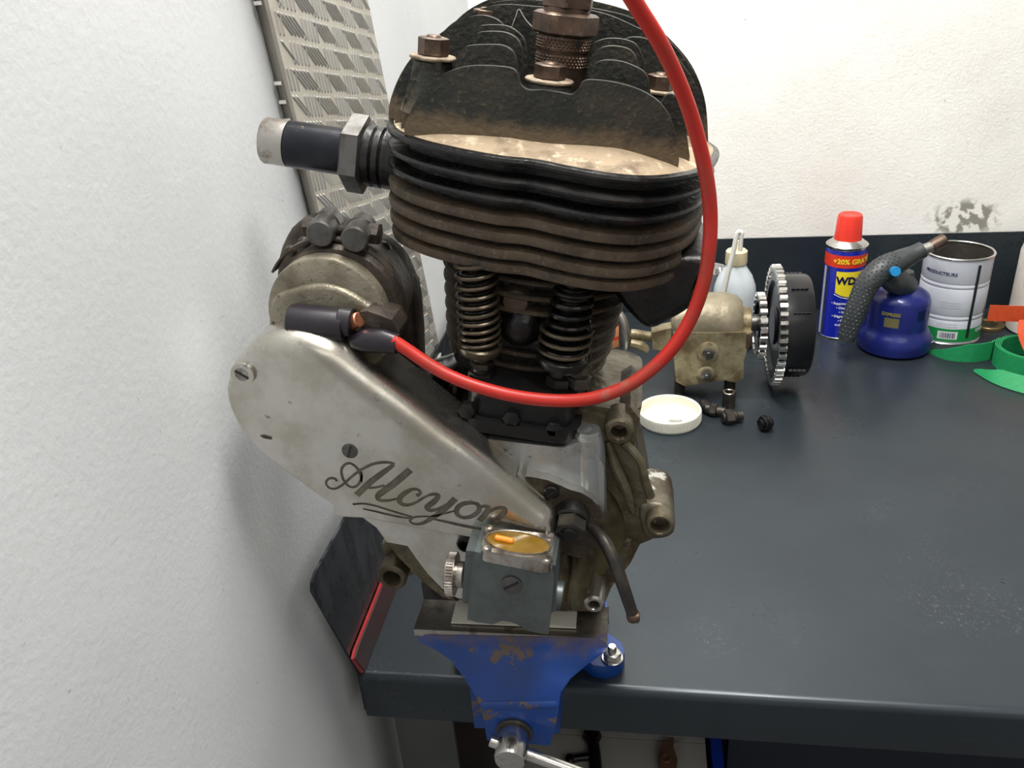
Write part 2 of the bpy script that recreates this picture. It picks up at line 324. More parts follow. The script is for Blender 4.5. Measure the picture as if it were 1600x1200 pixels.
for lx, ly in ((-.205, .475), (1.6, .475), (-.205, 1.15), (1.6, 1.15)):
    b = B(); prism(b, [(lx, ly, 0), (lx+.05, ly, 0), (lx+.05, ly+.004, 0), (lx+.004, ly+.004, 0), (lx+.004, ly+.05, 0), (lx, ly+.05, 0)], (0, 0, -.856))
    for v in b.verts: v.co.z -= .044
    bobj('leg', b, legm)
# red painted angle iron lying in the corner against the side edge
ra = empty('angle_iron', (XL+.012, .52, .001), 'short red painted steel strip standing in the front left corner of the bench', 'metal strip')
c = B(); prism(c, [(XL+.0008, YF+.002, .0006), (XL+.0008, .4485, .0275), (XL+.0008, .455, .0300), (XL+.0008, .60, .034), (XL+.0008, .60, .0006)], (.0022, 0, 0)); bev(c, .0005)
o = obj('strip_edge', c, M['redpaint']); o.parent = ra; o.matrix_parent_inverse = Matrix.Translation(-ra.location)
c = B(); prism(c, [(XL+.0030, YF+.005, .0006), (XL+.0030, .4505, .0262), (XL+.0030, .456, .0284), (XL+.0030, .599, .0325), (XL+.0030, .599, .0006)], (.0006, 0, 0))
o = obj('strip_face', c, M['redbrown']); o.parent = ra; o.matrix_parent_inverse = Matrix.Translation(-ra.location)

# ---------------------------------------------------------------- tread plate
tp = empty('tread_plate', (-.2275, .68, .004), 'ribbed aluminium tread plate leaning on the white wall behind the engine', 'metal plate')
alu = mat('tread_alloy', (.50, .475, .42), (.40, .37, .31), 14, .4, .65, .42, .6, bump=.04)
alub = mat('tread_rib_alloy', (.88, .87, .84), (.78, .76, .71), 50, .4, .65, .25, .6)
# corners in (y,z): bottom sits on the bench line behind the side edge
tpl = [(.606, .01), (.857, .004), (.731, .4748), (.671, .70), (.4865, .70), (.5275, .4829)]
b = B(); prism(b, [(-.2262, y, z) for y, z in tpl], (.0025, 0, 0)); bev(b, .0005)
def kid(o, par): o.parent = par; o.matrix_parent_inverse = Matrix.Translation(-Vector(par.location)); return o
kid(obj('plate_face', b, alu), tp)
b = B(); ed = [(.606, .01), (.5275, .4829), (.4865, .70)]
prism(b, [(-.2262, ed[0][0], ed[0][1]), (-.2262, ed[1][0], ed[1][1]), (-.2262, ed[2][0], ed[2][1]), (-.2345, ed[2][0]+.012, ed[2][1]), (-.2345, ed[1][0]+.006, ed[1][1]), (-.2292, ed[0][0]+.002, ed[0][1])], (0, .002, 0)); kid(obj('side_flange', b, alu), tp)
ribs = B(); ct = .7071
tilt = math.radians(13.5); uy, uz = math.cos(tilt), math.sin(tilt)
def inpoly(y, z):
    P = tpl; c = False; j = len(P)-1
    for i in range(len(P)):
        if (P[i][1] > z) != (P[j][1] > z) and y < (P[j][0]-P[i][0])*(z-P[i][1])/(P[j][1]-P[i][1])+P[i][0]: c = not c
        j = i
    return c
PY_, PZ_, lean = .0285, .0172, .255
for i in range(-9, 10):
    for j in range(0, 60):
        for k in range(5):
            a0 = i*PY_+(k-2)*.0058; w0 = j*PZ_+.01-.16*a0
            if (i+j) % 2: da, dw = .0006, .0084
            else: da, dw = -.0085, .0080
            y0, z0 = .735-(w0)*lean+a0, w0
            e1, e2 = (y0-da+dw*lean, z0-dw), (y0+da-dw*lean, z0+dw)
            if not (inpoly(*e1) and inpoly(*e2) and z0 > .03): continue
            v1 = Vector((0, e2[0]-e1[0], e2[1]-e1[1])).normalized(); sd = Vector((0, -v1.z, v1.y))*.0012
            x0, x1 = -.2237, -.2228; P1, P2 = Vector((x0, *e1)), Vector((x0, *e2)); mid = (P1+P2)/2
            base = [P1, P1+v1*.002+sd, P2-v1*.002+sd, P2, P2-v1*.002-sd, P1+v1*.002-sd]
            vb = [ribs.verts.new(q) for q in base]
            t1, t2 = P1+v1*.0022, P2-v1*.0022; t1.x = t2.x = x1
            ta, tb = ribs.verts.new(t1), ribs.verts.new(t2)
            for f in ((0, 1, 'a'), (1, 2, 'b', 'a'), (2, 3, 'b'), (3, 4, 'b'), (4, 5, 'a', 'b'), (5, 0, 'a')):
                ribs.faces.new([ta if q == 'a' else tb if q == 'b' else vb[q] for q in f])
tag(kid(obj('raised_rib', ribs, alub, smooth=False), tp), kind='stuff')
# ribs on the narrow flange, seen edge on
b = B()
for k in range(60):
    t = k/59; y = np.interp(t, [0, .68, 1], [.606, .5275, .4865]); z = np.interp(t, [0, .68, 1], [.01, .4829, .70])
    if k % 8 < 5: box(b, -.2335+.002*(1-t), -.228, y+.001-.0016, y+.002, z-.001, z+.0012)
tag(kid(obj('flange_rib', b, alub, smooth=False), tp), kind='stuff')
# white label on the side edge of the bench
b = B(); q = [(.786, .100), (.812, .098), (.815, .116), (.79, .118)]
prism(b, [(XL+.0004, y, z) for y, z in q], (.0006, 0, 0)); tag(center(obj('paper_label', b, M['white'])), 'small white paper scrap on the bench side edge behind the magneto', 'paper')

# ================================================================ bench vise
vise = empty('bench_vise', (-.082, .50, 0), 'chipped blue bench vise bolted to the front edge and clamping the engine', 'vise')
def V(name, b, m, par=vise, **k):
    o = obj(name, b, m, **k)
    if par is vise: return kid(o, vise)
    o.parent = par; o.matrix_parent_inverse = Matrix.Translation(-vise.location); return o
def slope_y(py): return float(np.interp(py, [985, 1003, 1095, 1104, 1170], [.3895, .3885, .3660, .3640, .3640]))
out = [(652, 989), (654, 1004), (668, 1009), (682, 1016), (705, 1032), (727, 1062), (744, 1088), (752, 1108), (757, 1130), (761, 1156), (785, 1164), (859, 1164), (864, 1150), (869, 1130), (874, 1104), (878, 1076), (893, 1058), (915, 1040), (945, 1019), (949, 995)]
fr = [at(a, c, y=slope_y(c)) for a, c in out]
# body as ordered cross rows: left point / right point per height, extruded backwards
rows = [(652, 989, 949, 995), (654, 1003, 948, 1012), (682, 1016, 945, 1019), (705, 1032, 918, 1038), (727, 1062, 892, 1060), (744, 1090, 876, 1082), (750, 1102, 873, 1104), (756, 1126, 869, 1130), (761, 1157, 859, 1165)]
b = B(); prev = None
for lx, ly, rx, ry in rows:
    my = (ly+ry)/2; yy = slope_y(my); A_ = at(lx, ly, y=yy); D_ = at(rx, ry, y=yy)
    bk = .436 if my < 1010 else .43 if my < 1050 else .425
    r_ = []
    for t in (0, .06, .5, .94, 1): r_.append((A_.lerp(D_, t)+Vector((0, -.0015 if 0 < t < 1 and my < 1095 else 0, 0))))
    fv = [b.verts.new(q) for q in r_]; bv = [b.verts.new((r_[0].x, bk-.02, r_[0].z-.002)), b.verts.new((r_[-1].x, bk-.02, r_[-1].z-.002))]
    cur = fv+[bv[1], bv[0]]
    if prev:
        for i in range(7): b.faces.new((prev[i], cur[i], cur[(i+1) % 7], prev[(i+1) % 7]))
    else: b.faces.new(cur)
    prev = cur
b.faces.new(prev[::-1]); bev(b, .0022, 3, 28)
V('moving_jaw', b, M['bluejaw'])
b = B(); q0, q1 = at(752, 1100, y=.3668), at(873, 1098, y=.3668); tube(b, [q0, q0.lerp(q1, .03), q0.lerp(q1, .97), q1], [.0022, .0034, .0034, .0022], 20); V('casting_ridge', b, M['blue'])
def jawz(px, py, y): return at(px, py, y=y).z
ztop = .1185
b = B(); box(b, -.1435, -.0212, .3880, .416, .1132, ztop); bev(b, .0012); V('jaw_plate', b, M['steel'])
b = B(); prism(b, [(-.1435, .416, ztop-.004), (-.0212, .416, ztop-.004), (-.0212, .4205, ztop-.004), (-.1435, .4205, ztop-.004)], (0, 0, -.01)); V('jaw_lip', b, M['darksteel'])
b = B(); box(b, -.148, -.025, .4285, .447, .085, .1215); bev(b, .001); V('jaw_plate', b, M['darksteel'])
# fixed body, slide and swivel base
b = B(); loft(b, [[(-.140, .447, .113), (-.024, .447, .113), (-.024, .49, .113), (-.05, .56, .10), (-.11, .56, .10), (-.140, .49, .113)], [(-.125, .447, .07), (-.035, .447, .07), (-.035, .49, .07), (-.05, .58, .06), (-.11, .58, .06), (-.125, .49, .07)], [(-.12, .465, .018), (-.045, .465, .018), (-.045, .50, .018), (-.055, .58, .018), (-.11, .58, .018), (-.12, .50, .018)]]); bev(b, .003, 3)
V('fixed_jaw', b, M['blue'])
b = B(); box(b, -.108, -.052, .375, .60, .048, .082); bev(b, .004, 3); V('slide_bar', b, M['blue'])
b = B(); bx, by = -.08, .532; pts = []
for i in range(72):
    a = 2*math.pi*i/72; r = .052
    for la in (math.atan2(.4755-by, -.0195-bx), math.atan2(.4755-by, -.1405-bx), math.pi/2):
        d = abs((a-la+math.pi) % (2*math.pi)-math.pi); r = max(r, .052+.0335*max(0, 1-(d/.30)**2)**.5 if d < .30 else .052)
    pts.append((bx+r*math.cos(a), by+r*math.sin(a), .0004))
prism(b, pts, (0, 0, .0125)); bev(b, .002, 3); V('swivel_base', b, M['blue'])
b = B(); lathe(b, [(0, .012), (.047, .012), (.044, .02), (0, .02)], (bx, by, 0)); V('base_ring', b, M['blue'])
for lx in (-.0222, -.138):
    q = Vector((lx, .4778, .0129)) if lx > -.1 else Vector((-.139, .4775, .0129))
    b = B(); ringp(b, q, (0, 0, 1), .0085, .0035, .0014); V('washer', b, M['bright'])
    b = B(); hexa(b, q+Vector((0, 0, .0014)), (0, 0, 1), .0068, .005); n_ = V('nut', b, M['bright'])
    b = B(); cyl(b, q, q+Vector((0, 0, .0125)), .0034); V('bolt', b, M['bright'])
# spindle with its head, tommy bar and knob
sc = at(804, 1143, y=.364); sa = Vector((0, -1, -.03))
b = B(); cyl(b, sc+Vector((0, .03, 0)), sc+Vector((0, -.002, 0)), .0115); V('spindle_collar', b, M['darksteel'])
b = B(); lathe(b, [(0, 0), (.0088, 0), (.0100, .002), (.0100, .020), (.0090, .022), (0, .022)], sc, sa, 40); V('spindle_head', b, M['bright'])
hc = sc+Vector((0, -.0115, -.0015)); hd = Vector((1, -.10, -.30)).normalized()
b = B(); cyl(b, hc-hd*.0145, hc+hd*.11, .0037); hb = V('tommy_bar', b, M['bright'])
b = B(); kp = hc-hd*.0145; lathe(b, [(0, -.0062), (.0035, -.0055), (.0056, -.0025), (.0058, 0), (.005, .003), (.0038, .0045), (0, .0045)], kp, hd, 24); V('bar_knob', b, M['bright'], hb)

# card between the jaws
c4 = [at(714, 938, z=ztop+.0008), at(902, 953, z=ztop+.0008), at(900, 982, z=ztop+.0008), at(705, 974, z=ztop+.0008)]
b = B(); prism(b, [tuple(q) for q in c4], (0, 0, .0009)); prism(b, [(c4[0].x, .4215, .07), (c4[1].x, .4215, .07), (c4[1].x, .4215, ztop), (c4[0].x, .4215, ztop)], (0, .0008, 0))
tag(center(obj('card_sheet', b, M['card'], smooth=False)), 'folded white card lying over the front vise jaw beneath the engine', 'card')

# ================================================================ engine
eng = empty('engine', EO, 'grimy single cylinder motorcycle engine clamped upright in the blue vise', 'engine', rot=(0, TH, 0))
def P(name, b, m, par=eng, **k): return obj(name, b, m, par, **k)
XA, YA, ZA = Vector((1, 0, 0)), Vector((0, 1, 0)), Vector((0, 0, 1))
# ---- cylinder fins (plan outlines)
plan = [(-.0905, .02), (-.0885, .002), (-.0800, -.017), (-.064, -.0315), (-.0445, -.040), (-.022, -.0450), (-.006, -.0435), (.011, -.0485), (.030, -.0515), (.048, -.0470), (.064, -.032), (.0765, -.010), (.084, .02), (.0855, .05), (.072, .085), (.043, .108), (0, .115), (-.043, .108), (-.077, .082), (-.0905, .05)]
def fin(z, t, kx=1, ky=1, dx=0, tilt=0):
    o = [tuple(q) for q in cat([((x*kx+dx), y*ky if y < 0 else y) for x, y in plan], 6, True)]
    b = B(); rings = []
    for ins, zz in ((.03, t/2+.0012), (.0022, t/2), (.0006, t*.36), (0, 0), (.0006, -t*.36), (.0022, -t/2), (.03, -t/2-.0012)):
        rings.append([(x, y, z+zz) for x, y in inset(o, ins)])
    return loft(b, rings)
zs = [.2290, .2200, .2112, .2010, .1920, .1830, .1748]
for i, z in enumerate(zs):
    t = (.0040, .0036, .0040, .0062, .0062, .0062, .0060)[i]
    P('head_fin' if i < 3 else 'cylinder_fin', fin(z, t, (1, .99, .985, .98, .975, .965, .95)[i], (1, 1.04, 1.05, .98, .95, .92, .86)[i]), M['blackiron'] if i < 3 else M['browniron'])
b = B(); o = cat(plan, 4, True); loft(b, [[(x, y, zz) for x, y in inset(o, .010)] for zz in (.172, .232)]); P('cylinder_core', b, M['blackiron'])
# sloping dusty deck from the first fin up to the upright fins
b = B(); o = [tuple(q) for q in cat(plan, 6, True)]
loft(b, [[(x, y, zz) for x, y in inset(o, i_)] for i_, zz in ((.001, .2292), (.004, .2312), (.011, .2335), (.021, .2360), (.03, .238))]); P('head_deck', b, M['dust'])
# ---- upright head fins
def plate(name, top, y, zb=.236, th=.0046, m='castiron', n=5, zl=None):
    p = [E(a, c, y=y) for a, c in top]; p = [np.array((q[0], q[2])) for q in p]
    s = cat(p, n); s = [tuple(q) for q in s]; s = s+[(s[-1][0], zb), (s[0][0], zb if zl is None else zl)]
    b = B(); prism(b, [(q[0], y, q[1]) for q in s], (0, th, 0)); bev(b, .0019, 3, 50)
    return P(name, b, M[m], ang=60)
plate('upright_fin', [(632, 196), (640, 178), (650, 158), (665, 138), (686, 120), (712, 108), (740, 103), (780, 104), (801, 108), (809, 117), (813, 132), (826, 141), (850, 141), (880, 146), (893, 148), (903, 140), (908, 130), (922, 125), (960, 129), (998, 140), (1028, 158), (1046, 182), (1056, 212), (1060, 236), (1061, 252)], -.024, zb=.2310, th=.0042)
lf = [[(712, 112), (714, 86), (727, 73), (755, 70), (784, 71), (800, 80), (806, 95), (808, 118)],
      [(738, 72), (740, 56), (753, 50), (784, 50), (804, 58), (814, 74), (817, 110)],
      [(735, 66), (739, 48), (752, 40), (788, 40), (808, 50), (820, 67), (824, 105)]]
rf_ = [[(921, 122), (927, 104), (941, 95), (969, 96), (996, 106), (1011, 119), (1017, 148)],
       [(918, 112), (923, 92), (936, 77), (955, 72), (980, 76), (993, 88), (999, 112)],
       [(910, 104), (916, 80), (933, 65), (955, 60), (980, 63), (996, 72), (1006, 95)]]
for i, y in enumerate((-.012, 0, .012)):
    plate('upright_fin', lf[i], y); plate('upright_fin', rf_[i], y)
# left wings of those fins, outside the stud boss
for y, pts in ((-.013, [(627, 196), (629, 170), (636, 135), (646, 112), (662, 98), (690, 95)]), (-.001, [(617, 190), (620, 156), (632, 118), (644, 98), (660, 86), (690, 84)]), (.011, [(607, 186), (609, 160), (622, 124), (640, 94), (655, 82), (690, 78)])):
    plate('upright_fin', pts, y, zb=.2305, th=.0065)
plate('upright_fin', [(642, 110), (655, 82), (691, 50), (721, 31), (746, 24), (768, 27), (785, 38), (795, 60), (800, 100)], .026)
plate('upright_fin', [(950, 100), (960, 72), (975, 62), (991, 58), (1012, 62), (1035, 80), (1055, 110), (1070, 150), (1076, 200)], .026)
plate('upright_fin', [(640, 140), (655, 92), (700, 45), (721, 31), (740, 19), (762, 11), (790, 7), (834, 10), (880, 14), (919, 16), (955, 25), (991, 41), (1033, 63), (1063, 96), (1086, 132), (1098, 165), (1102, 235)], .045, zb=.228)
plate('upright_fin', [(650, 140), (665, 85), (700, 42), (727, 25), (757, 8), (790, 1), (834, 0), (880, 5), (927, 13), (982, 26), (1030, 50), (1065, 85), (1090, 124), (1103, 165), (1107, 230)], .062, zb=.226)
plate('upright_fin', [(660, 140), (675, 85), (715, 30), (757, 2), (800, -8), (850, -10), (900, -3), (960, 10), (1010, 30), (1055, 70), (1085, 110), (1102, 160), (1106, 220)], .078, zb=.224)
plate('upright_fin', [(1030, 170), (1040, 150), (1052, 148), (1062, 160), (1070, 190), (1078, 245)], -.010, zb=.2305)
b = B(); loft(b, [[(x, y, zz) for x, y in inset(cat(plan, 4, True), i_)] for i_, zz in ((.032, .234), (.040, .248), (.050, .254))]); P('head_crown', b, M['castiron'])
# ---- stud bosses, washers and nuts
def stud(px, py, y, rn, hn, boss_r, flare, zb=.24, dome=False):
    t = E(px, py, y=y); c = Vector((t.x, y, 0)); zt = t.z-hn-.0015
    b = B(); lathe(b, [(flare, zb), (boss_r*1.15, zb+(zt-zb)*.55), (boss_r, zt-.001), (boss_r-.001, zt), (0, zt)], c); P('stud_boss', b, M['castiron'])
    b = B(); ringp(b, c+ZA*zt, ZA, rn*1.52, rn*.5, .0017); P('washer', b, M['washer'])
    b = B(); hexa(b, c+ZA*(zt+.0016), ZA, rn, hn, ph=.15); n_ = P('stud_nut', b, M['brownsteel'])
    b = B(); cyl(b, c+ZA*(zt+hn), c+ZA*(zt+hn+.0026), rn*.5, c=.0008); P('stud_end', b, M['brownsteel'], n_)
stud(678, 58, -.004, .0076, .0085, .0095, .015)
stud(861, 100, -.009, .0078, .0068, .0112, .013)
stud(1034, 117, .012, .0070, .0070, .0095, .015)
stud(760, 15, .05, .007, .007, .009, .012)
# ---- compression tap in the crown
tx = E(881, 60, y=.012).x; tc = Vector((tx, .012, 0))
def tz(py): return E(881, py, y=.012).z
b = B()
lathe(b, [(0, .245), (.0118, .245), (.0126, tz(104)), (.0126, tz(83)), (.0118, tz(81)), (.0118, tz(79)), (.0130, tz(77)), (.0130, tz(56)), (.012, tz(54)), (0, tz(54))], tc, n=48); kn = P('knurled_collar', b, M['brownsteel'])
b = B()
for z0, z1, r in ((tz(103), tz(84), .0126), (tz(76), tz(58), .0130)):   # knurl: small raised diamonds
    nr = 4
    for k in range(nr):
        for i in range(40):
            a = 2*math.pi*(i+.5*(k % 2))/40; zc = z0+(z1-z0)*(k+.5)/nr; h = abs(z1-z0)/nr*.62; w_ = math.pi/40*.92
            f = lambda aa, rr, zz: b.verts.new((tc.x+rr*math.cos(aa), tc.y+rr*math.sin(aa), zz))
            c0 = f(a, r+.0008, zc); q = [f(a-w_, r, zc), f(a, r, zc-h), f(a+w_, r, zc), f(a, r, zc+h)]
            for s_ in range(4): b.faces.new((q[s_], q[(s_+1) % 4], c0))
tag(P('knurling', b, M['brownsteel'], kn, smooth=False), kind='stuff')
b = B(); hexa(b, tc+ZA*tz(54), ZA, .0162, tz(18)-tz(54), ph=.1); P('tap_hex', b, M['brownsteel'])
b = B(); cyl(b, tc+ZA*(tz(20)-.001), tc+ZA*tz(8), .0115); P('tap_neck', b, M['brownsteel'])
b = B(); hexa(b, tc+ZA*tz(13), ZA, .0134, tz(-12)-tz(13), ph=.5); P('tap_nut', b, M['brownsteel'])
b = B(); cyl(b, tc+ZA*tz(-12), tc+ZA*tz(-42), .0075); P('tap_stem', b, M['brownsteel'])
# ---- exhaust stub at the left
pe, pn = E(414, 219, y=.02), E(600, 247, y=.02)
ax = (pn-pe).normalized(); rp = .0126
b = B(); L1 = (E(452, 225, y=.02)-pe).length; L2 = (E(546, 240, y=.02)-pe).length; L3 = (E(603, 247, y=.02)-pe).length+.006
lathe(b, [(rp-.003, .012), (rp-.003, .0006), (rp-.002, 0), (rp-.0006, .0002), (rp, .0012), (rp, L1), (0, L1+.0001)], pe, ax, 48); pi_ = P('pipe_end', b, M['steel'])
b = B(); cyl(b, pe+ax*L1, pe+ax*L2, rp*1.005); P('pipe', b, mat('black_gloss_pipe', (.012, .014, .02), (.03, .03, .035), 60, .45, .7, .26, .6, bump=.05, c3=(.2, .15, .08), sc3=90, lo3=.66, hi3=.75))
b = B(); hexa(b, pe+ax*(L2-.001), ax, .0212, .0115, ph=math.pi/6+.35, c=.09); P('union_nut', b, M['gunmetal'])
b = B(); lathe(b, [(0, 0), (.0165, 0), (.0165, .004), (.0155, .005), (.0165, .006), (.0165, .009), (.0155, .010), (.0165, .011), (.0165, .016), (.019, .03), (0, .03)], pe+ax*(L2+.0105), ax, 40); P('exhaust_port', b, M['blackiron'])
# ---- inlet port, lower right
b = B(); p1 = poly([(948, 440), (965, 468), (985, 492), (1004, 510), (1022, 514), (1040, 505), (1068, 490), (1088, 474), (1104, 452), (1112, 425), (1108, 400), (1040, 400), (970, 410)], -.012, 3)
domed(b, p1, -.014, .05, .006, 4); P('inlet_port', b, M['blackiron'])
# ---- barrel with its fins, below
bc = Vector((E(832, 480, y=.033).x, .033, 0)); rr = (E(972, 478, y=.033)-E(690, 478, y=.033)).length/2
b = B(); cyl(b, bc+ZA*.035, bc+ZA*.175, rr*.80); P('barrel', b, M['blackiron'])
for k in range(9):
    z = .163-k*.0088; r = rr*(1.03-.017*k if k < 6 else .93-.04*(k-6))
    b = B(); lathe(b, [(rr*.7, -.0022), (r-.001, -.0014), (r, -.0004), (r, .0004), (r-.001, .0014), (rr*.7, .0022)], bc+ZA*z, ZA, 64, closed=True); P('barrel_fin', b, M['browniron'])
# ---- valve chest and the two valve springs
b = slab([(722, 400), (922, 400), (922, 560), (916, 640), (712, 640), (716, 560)], -.012, .01, r=.003); P('valve_chest', b, M['blackiron'])
b = slab([(790, 425), (835, 430), (840, 560), (822, 640), (780, 640), (782, 560)], -.014, -.003, r=.003); P('chest_rib', b, M['blackiron'])
q = E(813, 512, y=-.018); b = B(); lathe(b, [(0, 0), (.008, 0), (.0105, .004), (.0105, .008), (.0075, .011), (.004, .0125), (0, .0125)], q+YA*.006, -YA); P('chest_nut', b, M['blackiron'])
q = E(806, 470, y=-.018); b = B(); lathe(b, [(.012, 0), (.009, .006), (.0065, .012), (0, .013)], q+YA*.01, -YA); P('chest_boss', b, M['browniron'])
def coil(c0, c1, r0, r1, wire, turns, z_tight=0, m='browniron', name='valve_spring', end=None):
    n = int(turns*22); pts = []; ax_ = (c1-c0); axn = ax_.normalized(); _, u, v = basis(axn)
    for i in range(n+1):
        t = i/n; s = t+z_tight*math.sin(2*math.pi*t)/(2*math.pi) if z_tight else t
        s = t if not end else 1-(1-t)**1.0*(1-end*t)
        a = 2*math.pi*turns*t; r = r0+(r1-r0)*t
        pts.append(c0+ax_*s+(u*math.cos(a)+v*math.sin(a))*r)
    b = B(); tube(b, pts, wire, 8); return P(name, b, M[m])
sy = -.028
springiron = mat('oily_brown_spring', (.12, .098, .066), (.05, .042, .03), 90, .4, .7, .34, .6, bump=.1); M['springbrown'] = springiron
M['springblack'] = mat('oily_black_spring', (.012, .012, .012), (.03, .026, .02), 90, .4, .7, .24, .5, bump=.08)
l0, l1 = E(743, 405, y=sy), E(750, 538, y=sy); k_ = .40/1300
coil(l0, l1, 34*k_, 35*k_, .0011, 10, m='springbrown', end=.25)
coil(l0, l1+Vector((0, 0, .002)), 26*k_, 27*k_, .0010, 9, m='springblack', name='inner_spring')
b = B(); cyl(b, l0+ZA*.006, l1-ZA*.002, .0055); P('valve_stem', b, M['blackiron'])
b = B(); lathe(b, [(0, 0), (.006, 0), (.011, .002), (.0120, .004), (.0120, .006), (.0105, .0072), (0, .0072)], l1-ZA*.0065); P('spring_cup', b, M['springbrown'])
r0, r1 = E(902, 430, y=sy), E(878, 556, y=sy)
coil(r0, r1, 32*k_, 35*k_, .00145, 8.2, m='springblack', end=.2)
coil(r0, r1, 24*k_, 26*k_, .0010, 9, m='springblack', name='inner_spring')
coil(r0.lerp(r1, .62), r1, 43*k_, 43*k_, .0011, 3, m='springbrown', name='outer_spring')
b = B(); cyl(b, r0+ZA*.006, r1-ZA*.002, .0055); P('valve_stem', b, M['blackiron'])
b = B(); lathe(b, [(0, 0), (.008, 0), (.0125, .002), (.0135, .004), (.0135, .007), (.012, .0082), (0, .0082)], r1-ZA*.0075); P('spring_cup', b, M['blackiron'])
for cx, cy, cz in ((752, 548, 614), (873, 566, 622), (903, 572, 622)):
    a_, c_ = E(cx, cy, y=sy), E(cx-3, cz, y=sy)
    b = B(); cyl(b, c_, a_, .0045); P('tappet', b, M['darksteel'])
    b = B(); hexa(b, c_+ZA*.008, ZA, .0072, .006, ph=.3); P('tappet_nut', b, M['darksteel'])
    b = B(); hexa(b, c_+ZA*.0165, ZA, .0066, .004, ph=.1); P('lock_nut', b, M['darksteel'])
# ---- cylinder base block and flange (rounded in plan)
def rblock(x0, x1, y0, y1, z0, z1, r, w_=.001, m='blackiron', name='block'):
    pts = []
    for cx, cy, a0 in ((x1-r, y0+r, -math.pi/2), (x1-r, y1-r, 0), (x0+r, y1-r, math.pi/2), (x0+r, y0+r, math.pi)):
        for k in range(7): a = a0+math.pi/2*k/6; pts.append((cx+r*math.cos(a), cy+r*math.sin(a), z0))
    b = B(); prism(b, pts, (0, 0, z1-z0)); bev(b, w_, 2, 50); return P(name, b, M[m])
f0 = E(725, 672, y=-.045); f1 = E(907, 668, y=-.03)
zf = E(870, 694, y=-.045).z
rblock(-.034, f1.x, -.045, .075, zf, zf+.0075, .013, name='base_flange', m='basedark')
zt_ = E(900, 622, y=-.04).z
rblock(-.030, f1.x-.004, -.041, .06, zf+.007, zt_, .012, name='cylinder_base', m='basedark')
for px, py in ((800, 652), (866, 668), (730, 640)):
    q = E(px, py, y=-.042); b = B(); hexa(b, q+YA*.003, -YA, .0048, .006); P('base_nut', b, M['blackiron'])
# ---- crankcase
cc = E(850, 800, y=-.005)
b = B(); R_ = .0575
lathe(b, [(0, -.030), (.030, -.030), (.045, -.027), (.053, -.020), (R_, -.008), (R_, .030), (.05, .045), (0, .05)], Vector((cc.x, 0, cc.z)), YA, 72); crank = P('crankcase', b, M['olivealloy'])
P('crankcase_web', slab([(700, 700), (760, 672), (905, 640), (950, 655), (985, 636), (1000, 655), (990, 700), (1004, 745), (1012, 790), (1020, 842), (1000, 850), (985, 880), (955, 918), (940, 955), (880, 955), (720, 935), (660, 880)], -.022, .032, r=.004), M['oilyalloy'], crank)
rblock(f1.x-.03, E(1000, 640, y=0).x, -.018, .062, zf-.004, zf+.012, .012, name='gearbox_platform', m='oilyalloy', w_=.002)
rblock(-.085, -.02, -.01, .03, zf-.01, zf+.002, .012, name='magneto_platform', m='oilyalloy', w_=.003)
def boss(px, py, yf, yb, r, ri, m='oilyalloy', name='mounting_boss', off=(0, 0)):
    q = E(px, py, y=yf); b = B(); L_ = yb-yf
    lathe(b, [(0, .012), (ri*.95, .011), (ri, .001), (ri+.0006, 0), (r-.0012, 0), (r, .0012), (r, L_-.001), (r-.001, L_), (0, L_)], q, YA, 40); return P(name, b, M[m], crank)
boss(967, 676, -.034, -.014, .0082, .0042); boss(1031, 822, -.032, .010, .0080, .0052); boss(612, 904, -.028, .03, .0095, .0055)
boss(928, 946, -.046, .0, .0062, .0030, m='steel')
b = slab([(596, 850), (650, 835), (680, 880), (640, 900), (632, 890), (616, 886), (602, 900), (592, 900), (602, 870)], -.012, .012, r=.002); P('rear_arm', b, M['oilyalloy'], crank)
b = slab([(996, 798), (1012, 788), (1042, 792), (1054, 812), (1053, 836), (1032, 845), (1006, 840)], -.024, .014, n=3, r=.004, seg=4); P('front_lug', b, M['lug'], crank)
b = B(); tube(b, cat([E(975, 692, y=-.025), E(1000, 720, y=-.028), E(1008, 752, y=-.028), E(1016, 775, y=-.026)], 6), [.003, .0024, .0026, .003], 10); P('casting_rib', b, M['oilyalloy'], crank)
b = B(); tube(b, cat([E(950, 690, y=-.022), E(962, 730, y=-.026), E(978, 765, y=-.027), E(990, 800, y=-.024)], 6), [.002, .0032, .003, .0015], 10); P('casting_rib', b, M['oilyalloy'], crank)
b = B(); tube(b, cat([E(905, 830, y=-.036), E(912, 870, y=-.038), E(905, 920, y=-.038), E(900, 942, y=-.036)], 6), [.007, .008, .008, .006], 14); P('oil_channel', b, M['olivealloy'], crank)
b = B(); tube(b, cat([E(878, 845, y=-.034), E(880, 880, y=-.036), E(876, 930, y=-.034)], 6), [.006, .007, .006], 14); P('oil_channel', b, M['olivealloy'], crank)
def slotscrew(px, py, y, r, m='darksteel', name='slotted_screw', ang=.9, h=.002, par=eng):
    q = E(px, py, y=y); b = B(); lathe(b, [(0, 0), (r, 0), (r, h*.6), (r*.8, h), (0, h)], q, -YA, 28); s_ = P(name, b, M[m], par)
    d = Vector((math.cos(ang), 0, math.sin(ang))); n2 = Vector((-d.z, 0, d.x)); c_ = q-YA*(h+.0001); b = B()
    prism(b, [c_+d*r*.85+n2*r*.13, c_-d*r*.85+n2*r*.13, c_-d*r*.85-n2*r*.13, c_+d*r*.85-n2*r*.13], -YA*.00015); P('screw_slot', b, M['blackrub'], s_, smooth=False); return s_
slotscrew(899, 942, -.040, .0052, 'brownsteel')
